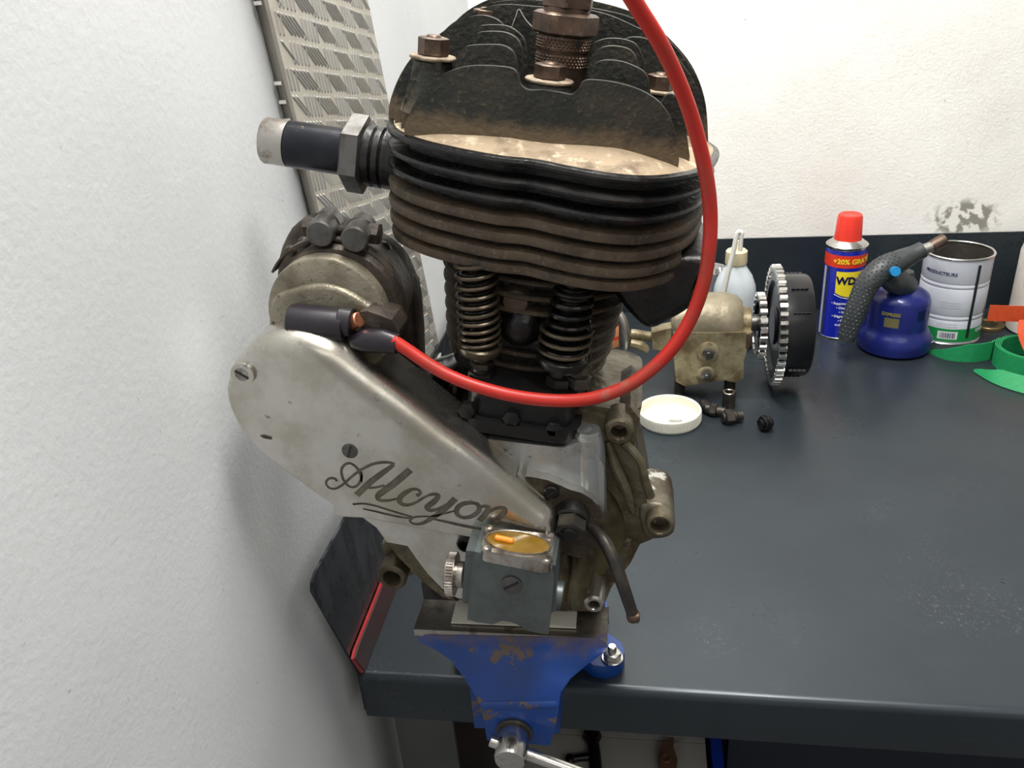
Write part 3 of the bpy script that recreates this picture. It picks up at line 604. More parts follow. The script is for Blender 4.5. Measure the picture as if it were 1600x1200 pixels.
# small knobbly fitting behind the cover, left of the base
b = B(); lathe(b, [(0, 0), (.016, 0), (.017, .01), (.013, .018), (.008, .02), (0, .021)], E(672, 640, y=.002), ZA, 24, wob=lambda a, k: 1+.10*math.sin(3*a+k)); P('breather_body', b, M['alloy2'])
b = B(); lathe(b, [(0, 0), (.006, 0), (.0062, .005), (.0045, .007), (0, .0075)], E(690, 588, y=-.012), -YA, 24); P('breather_nut', b, M['blackiron'])
b = B(); tube(b, cat([E(655, 590, y=-.004), E(680, 578, y=-.002), E(700, 570, y=0), E(716, 560, y=0)], 6), [.005, .006, .006, .004], 12); P('breather_lever', b, M['alloy2'])
b = B(); tube(b, cat([E(690, 600, y=-.01), E(692, 640, y=-.012), E(688, 670, y=-.014)], 6), [.006, .0065, .006], 12); P('breather_pipe', b, M['oilyalloy'])
# ---- tappet deck (silver) on the right of the cover
P('timing_chest', slab([(735, 684), (790, 690), (880, 700), (905, 690), (930, 700), (944, 730), (944, 800), (900, 830), (840, 800), (790, 745)], -.045, -.02, r=.002), M['alloy2'])
b = B(); q0, q1 = E(920, 668, y=-.038), E(925, 800, y=-.038); tube(b, cat([q0+ZA*-.001, q0.lerp(q1, .2), q0.lerp(q1, .6), q1], 5), [.0062, .0082, .0086, .0084], 28); P('push_rod_housing', b, M['alloy2'])
q = E(921, 672, y=-.038); b = B(); lathe(b, [(.0078, -.006), (.0074, -.003), (.0055, -.0005), (.003, .0006), (0, .0009)], q, ZA, 28); P('housing_dome', b, M['alloy2'])
b = slab([(810, 743), (835, 746), (855, 750), (872, 757), (890, 765), (908, 770), (925, 780), (937, 795), (943, 815), (940, 850), (905, 872), (868, 862), (866, 800), (845, 782)], -.052, -.026, r=.0007)
tcov = P('tappet_cover', b, [M['alloy'], M['recess']], ang=50)
for p_ in tcov.data.polygons:
    if p_.normal.y < -.98 and p_.area > 2e-5: p_.material_index = 1
P('recess_wall', slab([(808, 742), (814, 741), (824, 754), (851, 778), (847, 782), (820, 760)], -.055, -.04, r=.0006), M['alloy'])
slotscrew(862, 768, -.0521, .0042, 'blackiron')
q = E(896, 788, y=-.046); b = B(); d_ = Vector((0, -1, -.35)).normalized()
lathe(b, [(0, 0), (.0095, 0), (.0098, .001), (.0098, .012), (.009, .013), (0, .013)], q+YA*.002, d_, 36); P('plug_collar', b, M['blackiron'])
b = B(); hexa(b, q+YA*.002+d_*.012, d_, .0088, .009, ph=.4); P('plug_hex', b, M['darksteel'])
b = B(); cyl(b, q+YA*.002+d_*.018, q+YA*.002+d_*.0225, .005); P('plug_end', b, M['blackiron'])
# ---- timing case and chain cover
P('timing_case', slab([(528, 782), (537, 792), (556, 801), (588, 824), (605, 847), (637, 853), (650, 872), (668, 896), (691, 920), (716, 935), (790, 935), (872, 900), (872, 840), (850, 800), (760, 740), (600, 700)], -.052, -.024, r=.0015), M['alloy'])
P('timing_case_rim', slab([(604, 846), (637, 853), (668, 896), (692, 924), (716, 940), (690, 932), (660, 908), (622, 870)], -.030, .0, r=.001), M['oilyalloy'])
cov = [(364, 606), (365, 585), (370, 565), (380, 548), (396, 532), (419, 520), (453, 514), (487, 519), (520, 532), (548, 551), (591, 584), (642, 622), (694, 663), (745, 701), (811, 756), (846, 785), (862, 798), (868, 812), (867, 828), (860, 842), (838, 843), (800, 838), (756, 829), (700, 820), (640, 808), (585, 798), (558, 796), (538, 794), (528, 785), (528, 777), (500, 758), (460, 728), (420, 698), (392, 668), (373, 636)]
o = poly(cov, -.060, 3); nC = len(o); rads = []
for i, (x, z) in enumerate(o):
    k = i/3
    rads.append(float(np.interp(k, [0, 3, 6, 9, 14, 17, 18.5, 20, 22, 28, 31, 35], [.003, .0055, .0105, .0145, .0145, .0115, .006, .002, .0015, .0015, .0022, .003])))
b = B(); yF = -.0685; domed(b, o, yF, -.030, rads, 10, 1.0)
cover = P('chain_cover', b, [M['alloy'], M['groove']], ang=50)
# rad differs per point, so flatten: the rim is rounded deeper along the upper edge
SC = 4.2105
def zo(pts): return [(500+a/SC, 690+c/SC) for a, c in pts]
strokes = [
 ([(112, 262), (100, 245), (70, 240), (46, 255), (42, 282), (66, 306), (105, 308), (160, 275), (215, 225), (280, 180), (350, 147), (420, 136), (470, 140), (488, 152)], [14, 14, 13, 12, 12, 12, 12, 12, 13, 14, 15, 15, 15, 18]),
 ([(272, 268), (268, 220), (240, 170), (200, 143), (165, 150), (142, 185), (150, 240), (180, 285), (220, 300), (258, 275), (275, 225), (262, 175)], [13]*12),
 ([(486, 152), (440, 185), (385, 225), (330, 268), (285, 310), (240, 352)], [16, 24, 28, 30, 30, 30]),
 ([(320, 305), (370, 300), (425, 288)], [13, 12, 12]),
 ([(595, 185), (540, 232), (475, 285), (415, 328), (382, 358), (390, 384), (435, 388), (480, 382), (505, 374)], [32, 34, 34, 32, 28, 22, 16, 12, 11]),
 ([(636, 357), (660, 338), (645, 316), (605, 314), (560, 338), (525, 372), (530, 405), (575, 417), (630, 400), (680, 370), (715, 352)], [18, 16, 14, 18, 24, 26, 24, 18, 14, 12, 12]),
 ([(715, 352), (755, 345), (778, 358), (750, 395), (705, 430), (725, 452), (780, 442), (835, 412), (872, 385)], [14, 18, 24, 28, 28, 22, 15, 13, 13]),
 ([(890, 374), (850, 415), (800, 460), (735, 505), (670, 538), (615, 540), (592, 518), (625, 496), (690, 492), (760, 492), (830, 470), (900, 452)], [30, 30, 28, 24, 18, 14, 12, 12, 11, 10, 10, 10]),
 ([(1000, 402), (945, 408), (905, 435), (902, 475), (940, 500), (1000, 490), (1045, 455), (1040, 415), (1000, 402)], [20, 24, 24, 24, 20, 22, 24, 22, 18]),
 ([(1050, 432), (1085, 424), (1110, 436), (1085, 480), (1048, 522)], [14, 18, 24, 28, 28]),
 ([(1062, 508), (1110, 465), (1160, 438), (1205, 440), (1215, 460), (1185, 495), (1160, 520)], [13, 14, 18, 24, 28, 26, 22]),
 ([(215, 412), (290, 408), (370, 424), (460, 452), (560, 482), (610, 496)], [12]*6),
 ([(282, 442), (360, 458), (450, 480), (540, 498), (600, 505)], [8, 12, 13, 12, 8]),
 ([(735, 508), (820, 525), (920, 548), (1010, 566), (1075, 580)], [8, 16, 18, 18, 12])]
def ribbon(b, pts, ws, y0, y1, sc=1.0, n=6):
    c = cat(zo(pts), n); P3 = [E(q[0], q[1], y=yF) for q in c]; P3 = [np.array((q.x, q.z)) for q in P3]
    ww = np.interp(np.linspace(0, len(ws)-1, len(P3)), range(len(ws)), ws)*.5/SC*(.385/1300)*sc*1.5
    Ls, Rs = [], []
    for i in range(len(P3)):
        t = P3[min(i+1, len(P3)-1)]-P3[max(i-1, 0)]; t = t/(np.linalg.norm(t)+1e-9); nn = np.array((-t[1], t[0]))
        Ls.append(P3[i]+nn*ww[i]); Rs.append(P3[i]-nn*ww[i])
    rings = [[(l[0], y0, l[1]), (r[0], y0, r[1]), (r[0], y1, r[1]), (l[0], y1, l[1])] for l, r in zip(Ls, Rs)]
    loft(b, rings); return b
import os
cut = []
for pts, ws in strokes:
    b = B(); ribbon(b, pts, ws, yF-.002, yF+.0007, 1.12, 4); bmesh.ops.recalc_face_normals(b, faces=b.faces[:])
    me = bpy.data.meshes.new('c'); b.to_mesh(me); b.free(); me.materials.append(M['alloy']); me.materials.append(M['groove'])
    for p_ in me.polygons: p_.material_index = 1
    oc = bpy.data.objects.new('c', me); COL.objects.link(oc); oc.parent = eng; cut.append(oc)
bpy.context.view_layer.update()
for oc in cut:                                      # engrave the strokes one after the other
    md = cover.modifiers.new('b', 'BOOLEAN'); md.operation = 'DIFFERENCE'; md.solver = 'EXACT'; md.use_self = True; md.object = oc
    if hasattr(md, 'material_mode'): md.material_mode = 'TRANSFER'
dg = bpy.context.evaluated_depsgraph_get(); nm = bpy.data.meshes.new_from_object(cover.evaluated_get(dg))
nold = len(cover.data.polygons)
if len(nm.polygons) > nold*.8: 
    cover.modifiers.clear(); cover.data = nm; nm.set_sharp_from_angle(angle=math.radians(40))
else: cover.modifiers.clear()
print('cover faces', nold, len(cover.data.polygons), [m.name for m in cover.data.materials])
for oc in cut: bpy.data.objects.remove(oc)
b = B()
for i, (pts, ws) in enumerate(strokes): ribbon(b, pts, ws, yF+.00045+i*.00001, yF+.0012, .98, 6)
tag(P('engraved_lettering', b, M['groove'], cover, ang=50), 'engraved grimy cursive script with a swoosh under it')
# cover screws
q = E(381, 583, y=yF); b = B(); lathe(b, [(.0062, -.002), (.0062, .010), (.0066, .012), (.0066, .03), (0, .03)], q, YA, 32); 
ringp(b, q-YA*.0012, YA, .0063, .0046, .012); P('screw_boss', b, M['alloy'], cover)
s_ = slotscrew(380, 583, yF-.0002, .0047, 'steel', par=cover, ang=.55-1.0, h=.0018)
s_ = slotscrew(547, 704, yF+.0004, .0044, 'gunmetal', par=cover, ang=1.35, h=.0012)
b = slab([(406, 681), (412, 680), (424, 684), (424, 687), (412, 685)], yF-.0005, yF+.001, r=.0003); P('casting_mark', b, M['grime'], cover)
# ---- bolt beside the sight glass
q = E(731, 841, y=-.052); b = B(); lathe(b, [(0, 0), (.0055, 0), (.0055, .006), (.0045, .007), (.003, .0072), (.0028, .004), (0, .004)], q, -YA, 24); P('case_bolt', b, M['blackiron'])
# ---- oil pump body with sight glass
P('pump_body', slab([(742, 862), (862, 888), (866, 906), (861, 955), (857, 991), (845, 990), (826, 986), (812, 978), (800, 972), (784, 970), (770, 976), (745, 972), (730, 968), (735, 900)], -.091, -.048, r=.0014), M['greyalloy'])
P('pump_flange', slab([(728, 860), (745, 862), (742, 945), (724, 942), (722, 930)], -.085, -.055, r=.001), M['greyalloy'])
P('pump_side', slab([(858, 880), (868, 884), (868, 955), (858, 958)], -.087, -.05, r=.001), M['greyalloy'])
slotscrew(799, 914, -.0915, .0056, 'gunmetal', ang=.7, h=.0006)
zS = E(757, 822, y=-.0722).z
c = [E(757, 823, z=zS), E(867, 835, z=zS), E(862, 881, z=zS), E(752, 859, z=zS)]
def rr2(c, r, n=5):                                 # rounded quadrilateral
    out = []
    for i in range(4):
        p0, p1, p2 = c[i-1], c[i], c[(i+1) % 4]; a_ = p1+(p0-p1).normalized()*r; b_ = p1+(p2-p1).normalized()*r
        for k in range(n+1): t = k/n; out.append(a_*(1-t)**2+p1*2*t*(1-t)+b_*t*t)
    return out
rq = rr2(c, .0042); b = B(); prism(b, [(q.x, q.y, zS-.0072) for q in rq], (0, 0, .0072)); bev(b, .0009, 3, 50); fr_ = P('sight_glass_frame', b, M['nickel'])
cx_ = sum((q for q in c), Vector())/4; ux = ((c[1]-c[0])+(c[2]-c[3])).normalized(); vy = ZA.cross(ux)
el = [cx_+ux*.0166*math.cos(a)+vy*.0086*math.sin(a) for a in np.linspace(0, 2*math.pi, 49)[:-1]]
b = B(); prism(b, [(q.x, q.y, zS-.0002) for q in el], (0, 0, .0006)); P('sight_glass', b, M['amber'], fr_, smooth=False)
b = B(); n_ = len(el)
loft(b, [[(q.x, q.y, zS-.0004) for q in [cx_+(e-cx_)*1.09 for e in el]], [(q.x, q.y, zS+.0012) for q in [cx_+(e-cx_)*1.06 for e in el]], [(q.x, q.y, zS+.0010) for q in [cx_+(e-cx_)*1.0 for e in el]], [(q.x, q.y, zS-.0004) for q in [cx_+(e-cx_)*.99 for e in el]]], False, False); P('glass_bezel', b, M['nickel'], fr_)
b = B(); q = cx_-ux*.0075+vy*.0005; cyl(b, q-ux*.005+ZA*.0012, q+ux*.005+ZA*.0012-vy*.001, .0017); P('oil_float', b, M['orangefloat'], fr_)
for i in range(4):
    q = c[i].lerp(cx_, .14); b = B(); lathe(b, [(.0028, 0), (.0028, .0006), (.0022, .0015), (.001, .0019), (0, .0019)], Vector((q.x, q.y, zS)), ZA, 20); s_ = P('frame_screw', b, M['nickel'], fr_)
# knurled knob at its left
kb = E(722, 898, y=-.073); k2 = E(699, 896, y=-.073); d_ = (k2-kb); L_ = d_.length; rk = .0118
b = B(); lathe(b, [(0, -.001), (rk*.62, -.001), (rk*.62, L_*.35), (rk, L_*.38), (rk, L_*.95), (rk*.9, L_), (rk*.5, L_*1.02), (rk*.45, L_*.9), (0, L_*.9)], kb, d_, 48); kk = P('adjusting_knob', b, M['nickel'])
b = B(); dn_ = d_.normalized(); _, u, v = basis(dn_)
for i in range(44):
    a = 2*math.pi*i/44; e_ = u*math.cos(a)+v*math.sin(a); t_ = -u*math.sin(a)+v*math.cos(a); c0 = kb+dn_*L_*.42+e_*rk*.99
    prism(b, [c0+t_*.0005, c0+e_*.0007, c0-t_*.0005], dn_*L_*.48)
tag(P('knob_knurling', b, M['nickel'], kk, smooth=False), kind='stuff')
b = B(); cyl(b, E(879, 930, y=-.073), E(858, 926, y=-.073), .0080); P('pump_shaft_collar', b, M['greyalloy'])
# ---- bent pipe / decompressor lever at the right
b = B(); tube(b, cat([E(912, 812, y=-.046), E(928, 826, y=-.052), E(944, 845, y=-.060), E(958, 872, y=-.066), (E(970, 905, y=-.070)), E(982, 940, y=-.072), E(988, 958, y=-.072)], 8), [.0026, .0032, .0037, .0038, .0036, .0034, .0032], 18); pp = P('oil_pipe', b, M['darksteel'])
q = E(989, 962, y=-.072); b = B(); lathe(b, [(0, -.004), (.0034, -.003), (.0038, 0), (.0034, .0025), (.0026, .0035), (0, .004)], q, Vector((.35, -.4, -1)).normalized(), 20); cyl(b, q+Vector((-.002, -.001, 0)), q+Vector((.0035, -.0005, 0)), .0032); P('pipe_nipple', b, M['brownsteel'], pp)

# ---- magneto
my = -.040
mc = E(512, 497, y=my); mr = (E(604, 497, y=my)-E(418, 497, y=my)).length/2; mc = (E(604, 497, y=my)+E(418, 497, y=my))/2
b = B(); lathe(b, [(0, 0), (mr*.60, 0), (mr*.95, .0008), (mr*.985, .0016), (mr, .0035), (mr*1.0, .010), (0, .010)], mc, YA, 80); mag = P('magneto_cap', b, M['magalloy'])
b = B(); p_ = poly([(424, 470), (455, 452), (505, 445), (555, 463), (611, 510), (600, 560), (520, 600), (430, 580), (420, 520)], my-.003, 4); domed(b, p_, my-.0035, my+.01, .003, 3); P('cap_face', b, M['magalloy'], mag)
b = B(); lathe(b, [(mr*.9, 0), (mr*1.02, .001), (mr*1.07, .004), (mr*1.07, .012), (mr*1.03, .016), (mr*1.0, .034), (0, .034)], mc+YA*.009+Vector((.0035, 0, .0015)), YA, 72); P('magneto_body', b, M['magiron'])
P('magneto_housing', slab([(475, 345), (530, 352), (585, 376), (618, 400), (636, 432), (642, 470), (642, 640), (560, 660), (440, 620), (430, 440), (445, 372)], .004, .020, n=3, r=.004), M['magiron'])
P('magneto_base', slab([(585, 450), (625, 440), (645, 480), (648, 640), (600, 660), (575, 600)], -.004, .018, n=3, r=.005), M['magiron'])
b = B(); pts = [mc+YA*.006+Vector((math.cos(a)*mr*1.13, .012, math.sin(a)*mr*1.13+.001)) for a in np.linspace(.25, 2.75, 40)]
rings = [[(q.x*1, q.y-.004, q.z), (q.x, q.y+.004, q.z), (q.x+(q.x-mc.x)*.03, q.y+.004, q.z+(q.z-mc.z)*.03), (q.x+(q.x-mc.x)*.03, q.y-.004, q.z+(q.z-mc.z)*.03)] for q in pts]
loft(b, rings); strap = P('clamp_strap', b, M['magiron'])
for (fa, fb, ba, bb) in ((499, 366, 517, 342), (553, 375, 569, 351)):
    f_, k2 = E(fa, fb, y=-.032), E(ba, bb, y=-.008)
    b = B(); lathe(b, [(0, 0), (.0062, 0), (.0071, .0008), (.0071, (k2-f_).length-.001), (.0064, (k2-f_).length), (0, (k2-f_).length)], f_, k2-f_, 32)
    t_ = P('clamp_trunnion', b, M['gunmetal'], strap)
    b = B(); e0 = f_.lerp(k2, .55); ringp(b, e0, k2-f_, .0075, .004, .001); P('groove_ring', b, M['blackiron'], strap)
q0, q1 = E(476, 353, y=-.018), E(588, 367, y=-.018)
b = B(); tube(b, [q0.lerp(q1, t) for t in np.linspace(0, 1, 3)], .0027, 16)
for k in range(22): ringp(b, q0.lerp(q1, .30+.020*k), q1-q0, .0031, .002, .0007, n=16, c=.0003)
P('clamp_bolt', b, M['magiron'], strap)
b = B(); hexa(b, q0, q1-q0, .0056, .008, ph=.3); P('bolt_head', b, M['magiron'], strap)
b = B(); hexa(b, E(577, 364, y=-.018), q1-q0, .0060, .006, ph=.3); P('bolt_nut', b, M['magiron'], strap)
for px, py in ((474, 380), (453, 393), (586, 398), (505, 352)):
    q = E(px, py, y=-.006); b = B(); lathe(b, [(.0034, 0), (.0034, .001), (.0026, .0028), (0, .0036)], q+YA*.002, -YA, 20); P('rivet', b, M['magiron'], strap)
b = B(); q = E(600, 388, y=.003); ringp(b, q, -YA, .0045, .0022, .003); P('housing_screw', b, M['blackiron'])
# black terminal cover with its copper contact
t0, t1 = E(452, 502, y=-.050), E(540, 508, y=-.050); b = B(); lathe(b, [(0, 0), (.0082, .0003), (.0098, .0016), (.0102, .004), (.0102, (t1-t0).length*.6), (.0090, (t1-t0).length), (0, (t1-t0).length)], t0, t1-t0, 36)
for v in b.verts:
    if v.co.z > t0.z+.0068: v.co.z = t0.z+.0068+(v.co.z-t0.z-.0068)*.75
tcv = P('terminal_cover', b, M['blackrub'])
a0_, a1_ = E(530, 502, y=-.05), E(552, 505, y=-.05); b = B(); cyl(b, a0_, a1_, .0078); P('terminal_collar', b, M['blackrub'], tcv)
b = B(); cyl(b, a1_-(a1_-a0_)*.2, E(562, 499, y=-.052), .0040); P('copper_ring', b, M['copper'], tcv)
b = slab([(562, 488), (574, 486), (612, 500), (622, 520), (600, 536), (566, 530)], -.050, -.03, r=.003); P('pickup_holder', b, M['magiron'])
b = B(); tube(b, [E(556, 533, y=-.052), E(575, 532, y=-.055), E(600, 533, y=-.057), E(622, 538, y=-.058)], [.0050, .0062, .0062, .0050], 20); P('rubber_boot', b, M['blackrub'])

# ================================================================ ignition cable
pc = [(612, 531, .371), (640, 549, .371), (668, 568, .370), (700, 586, .369), (740, 602, .368), (790, 616, .367), (840, 624, .366), (890, 626, .366), (935, 620, .366), (980, 603, .367), (1020, 575, .369), (1055, 538, .371), (1082, 492, .373), (1100, 440, .374), (1108, 390, .375), (1110, 340, .376), (1106, 290, .375), (1095, 235, .373), (1078, 175, .369), (1056, 118, .363), (1030, 65, .356), (1002, 20, .350), (980, -15, .345), (950, -60, .34)]
b = B(); tube(b, cat([at(x, y_, y=d_) for x, y_, d_ in pc], 6), .0033, 20)
tag(center(obj('ignition_cable', b, M['redcable'])), 'thick red rubber ignition cable looping from the magneto over the cylinder head', 'cable')
b = B(); tube(b, cat([at(800, 42, y=.452), at(806, 26, y=.452), at(811, 15, y=.453), at(822, 32, y=.452), at(841, 52, y=.450)], 5), .00035, 6)
tag(center(obj('wire_strand', b, M['steel'])), 'fine bent wire strand sticking up between the head fins', 'wire')

# ================================================================ things on the bench
def root(name, loc, label, cat_, **k): return empty(name, loc, label, cat_, **k)
def K(name, b, m, par, **k): return obj(name, b, m if not isinstance(m, str) else M[m], par, **k)
# ---- gearbox
M['gbox'] = mat('oil_stained_gearbox_alloy', (.33, .29, .18), (.13, .095, .045), 26, .40, .60, .42, .35, bump=.3, bsc=130, c3=(.10, .075, .04), sc3=110, lo3=.6, hi3=.72)
M['gtop'] = mat('grey_gearbox_dome', (.22, .19, .13), (.36, .31, .22), 26, .42, .66, .42, .4, bump=.4, bsc=120, c3=(.8, .78, .72), sc3=22, lo3=.66, hi3=.70)
M['blackpaint'] = mat('oily_black_drum', (.014, .015, .017), (.03, .03, .032), 40, .4, .7, .28, .4, bump=.06)
go = Vector((.08, .955, 0)); gb = root('gearbox', go, 'detached motorcycle gearbox with sprockets and black clutch drum on the bench', 'gearbox')
def G(px, py, y): return at(px, py, y=y)-go
def gslab(pts, yf, yb, r=.004, seg=2):
    b = B(); o = [G(a, c, yf) for a, c in pts]; prism(b, [(q.x, yf-go.y, q.z) for q in o], (0, yb-yf, 0)); bev(b, r, seg); return b
K('housing', gslab([(1053, 560), (1052, 520), (1175, 520), (1162, 565), (1162, 590), (1150, 598), (1132, 594), (1086, 601), (1068, 603), (1056, 596)], .925, .99), 'gbox', gb)
b = B(); q0, q1 = G(1048, 500, .96), G(1158, 500, .96); lathe(b, [(0, 0), (.030, 0), (.033, .004), (.034, (q1-q0).length-.02), (.030, (q1-q0).length-.006), (.024, (q1-q0).length), (0, (q1-q0).length)], q0, q1-q0, 48); K('gear_housing', b, 'gtop', gb)
K('side_ear', gslab([(1018, 520), (1052, 512), (1056, 552), (1020, 546)], .935, .955, .003), 'gbox', gb)
for a0, a1, r, m in ((1158, 1172, .019, 'gbox'), (1170, 1192, .010, 'gunmetal')):
    b = B(); cyl(b, G(a0, 504, .96), G(a1, 504, .96), r); K('bearing_boss', b, m, gb)
b = B(); cyl(b, G(985, 521, .955), G(1022, 527, .955), .0058)
for k in range(9): ringp(b, G(992+3*k, 522+.5*k, .955), XA, .0066, .004, .0012, n=20, c=.0004)
K('threaded_shaft', b, 'gbox', gb)
b = B(); tube(b, cat([G(968, 488, .955), G(974, 505, .952), G(976, 530, .95), G(976, 544, .95)], 5), [.0035, .006, .0075, .006], 14); K('shift_lever', b, 'steel', gb)
b = B(); tube(b, cat([G(985, 536, .95), G(1000, 540, .95), G(1012, 548, .95)], 5), [.006, .007, .005], 10); K('lever_collar', b, 'gbox', gb)
for px, py, r in ((1106, 549, .0125), (1103, 583, .0105)):
    q = G(px, py, .925); b = B(); lathe(b, [(0, 0), (r, 0), (r, .003), (r*.8, .0045), (0, .0045)], q, -YA, 28); bs_ = K('cover_boss', b, 'gbox', gb)
    b = B(); hexa(b, q-YA*.0045, -YA, r*.6, .005, ph=.3); cyl(b, q-YA*.009, q-YA*.012, r*.28); K('nut', b, 'gunmetal', bs_)
q = G(1168, 528, .93); b = B(); cyl(b, q-ZA*.012, q+ZA*.008, .0055); K('detent_plug', b, 'brownsteel', gb)
for px in (1062, 1140):
    q = G(px, 606, .94); b = B(); tube(b, [(q.x, q.y, -go.z), (q.x, q.y, .03)], .0062, 18)
    for k in range(8): ringp(b, (q.x, q.y, .001+k*.0024), ZA, .0068, .004, .0010, n=18, c=.0003)
    K('mounting_stud', b, 'darksteel', gb)
def sprocket(px, py, y, R, teeth, th, tn, m1='blackpaint'):
    c = G(px, py, y); b = B(); lathe(b, [(0, 0), (R*.32, 0), (R*.34, .003), (R*.75, .004), (R*.78, 0), (R*.95, 0), (R*.95, th), (0, th)], c, XA, 64); s_ = K(tn, b, m1, gb)
    b = B(); w_ = 2*math.pi/teeth
    for i in range(teeth):
        a = w_*i; u, v = Vector((0, math.cos(a), math.sin(a))), Vector((0, -math.sin(a), math.cos(a)))
        lo_, hi_ = R*.93, R*1.05; hw, tw = R*w_*.33, R*w_*.20; o = []
        for rr_, ww_ in ((lo_, hw), (R, hw), (hi_, tw)):
            o.append([c+u*rr_+v*ww_*s1+XA*x1 for s1, x1 in ((-1, -.001), (1, -.001), (1, th+.001), (-1, th+.001))])
        loft(b, o)
    K('tooth_ring', b, 'bright', s_, smooth=False); return c
sprocket(1183, 510, .96, .0395, 22, .006, 'small_sprocket')
cs = sprocket(1206, 508, .97, .0700, 44, .0065, 'chain_wheel')
b = B(); lathe(b, [(0, 0), (.0605, 0), (.0615, .001), (.0615, .031), (.0595, .034), (.045, .034), (.045, .030), (0, .030)], cs+XA*.006, XA, 72); dr = K('clutch_drum', b, 'blackpaint', gb)
b = B(); prism(b, [Vector((-.002, .003, 0)), Vector((.002, .003, 0)), Vector((.002, -.003, 0)), Vector((-.002, -.003, 0))], (0, 0, .0006)); sl = K('drum_slot', b, 'blackrub', dr, smooth=False); first = True
for a in (.35, 1.2, 2.0, 2.55, 3.15, 3.75, 4.4, 5.2, 5.9):
    u, v = Vector((0, math.cos(a), math.sin(a))), Vector((0, -math.sin(a), math.cos(a)))
    for k in range(4):
        o = sl if first else sl.copy()
        if not first: COL.objects.link(o)
        first = False; o.location = cs+XA*(.017+.005*k)+u*.0612; o.rotation_euler = Matrix((XA, v, u)).transposed().to_euler()
# ---- white plastic lid
lo_ = Vector((.0322, .8745, 0)); M['lidm'] = mat('white_plastic', (.85, .84, .74), (.78, .76, .64), 30, .45, .7, .4, 0, c3=(.45, .44, .38), sc3=25, lo3=.68, hi3=.74)
b = B(); R_ = .0365; lathe(b, [(0, 0), (R_*.96, 0), (R_*.99, .0012), (R_, .003), (R_, .0145), (R_-.0008, .0155), (R_-.0022, .0155), (R_-.003, .0145), (R_-.0032, .004), (0, .0035)], (0, 0, 0), ZA, 72)
for i in range(90):
    a = 2*math.pi*i/90; u, v = Vector((math.cos(a), math.sin(a), 0)), Vector((-math.sin(a), math.cos(a), 0))
    prism(b, [u*(R_-.0002)+v*.0007+ZA*.003, u*(R_+.0005)+ZA*.003, u*(R_-.0002)-v*.0007+ZA*.003], ZA*.010)
o = K('plastic_lid', b, 'lidm', None); o.location = lo_; tag(o, 'white ribbed plastic jar lid lying open side up on the bench', 'lid')
b = B(); prism(b, [(x*.009+.006, y*.006-.010, .0036) for x, y in ((-1, 0), (-.5, .8), (.3, .5), (1, .7), (.8, -.2), (.2, -.8), (-.4, -.5))], (0, 0, .0003)); d = K('grease_smear', b, mat('grey_grease', (.35, .34, .31), rough=.5), None, smooth=False); d.parent = o
# ---- pipe fittings beside the lid
def fit(name, px, py, label, build, m='darksteel', rotz=0):
    q = at(px, py, z=0); b = B(); build(b); o = K(name, b, m, None); o.location = (q.x, q.y, 0); o.rotation_euler.z = rotz; return tag(o, label, 'pipe fitting')
def lay(b, secs, r0, d=(1, 0, 0), c=(0, 0, 0)):
    d = Vector(d).normalized(); c = Vector(c); x = 0
    for L_, r, hx in secs:
        p0 = c+d*x+ZA*r0
        hexa(b, p0, d, r, L_, ph=math.pi/6) if hx else cyl(b, p0, p0+d*L_, r)
        x += L_
f1_ = fit('union_fitting', 1102, 647, 'dark elbow union between the white lid and the upright ring', lambda b: (lay(b, [(.006, .0058, 0), (.008, .0078, 1), (.010, .0052, 0)], .0078, (.9, -.35, 0)), cyl(b, (.002, 0, .0078), (-.002, .013, .0078), .0055)))
q_ = at(1139, 640, z=0); b = B(); lathe(b, [(.0048, .001), (.0048, .019), (.0058, .0202), (.0072, .0198), (.0078, .018), (.0076, .001), (.006, 0)], (0, 0, 0), ZA, 32, closed=True); cyl(b, (0, 0, .0005), (0, 0, .006), .0049)
o = K('ring_bush', b, 'darksteel', None); o.location = (q_.x, q_.y+.008, 0); tag(o, 'short upright tube bush with a bright ring rim', 'bush')
b = B(); ringp(b, (0, 0, .0195), ZA, .0078, .0048, .0012, n=32); r2_ = K('rim', b, 'bright', o); r2_['label'] = 'bright turned ring rim'
fit('banjo_fitting', 1128, 662, 'brown and black hexagon union lying in front of the ring bush', lambda b: lay(b, [(.003, .006, 0), (.010, .0092, 1), (.003, .0070, 0), (.008, .0065, 0)], .0080, (.93, .25, 0)))
fit('round_nut', 1186, 674, 'small domed black nut lying alone, rightmost of the loose fittings', lambda b: lay(b, [(.003, .006, 0), (.004, .0085, 0), (.0012, .0092, 0), (.004, .0085, 0), (.003, .006, 0)], .0093, (.85, .4, 0)), 'blackiron')
# ---- spray can
ys = 1.13; sx_ = .2715; can = root('spray_can', (sx_, ys, 0), 'blue and yellow lubricant spray can with a red cap and a red band', 'spray can')
CR = .0262; can.rotation_euler.z = 0
M['canblue'] = mat('can_blue', (.004, .012, .27), rough=.25, coat=.3); M['canred'] = mat('can_red', (.72, .045, .02), rough=.3); M['capred'] = mat('cap_red', (.85, .05, .03), (.78, .04, .025), 60, rough=.38)
M['yel'] = mat('yellow_print', (.88, .72, .03), rough=.3); M['wht'] = mat('white_print', (.8, .82, .85), rough=.35); M['navy'] = mat('navy_print', (.006, .008, .07), rough=.3); M['silver'] = mat('label_silver', (.45, .46, .44), rough=.4)
b = B(); lathe(b, [(0, 0), (CR*.97, 0), (CR*1.02, .001), (CR*1.02, .003), (CR, .004), (CR, .127), (CR*.99, .1275), (0, .1275)], (0, 0, 0), ZA, 64); body = K('can_body', b, 'canblue', can)
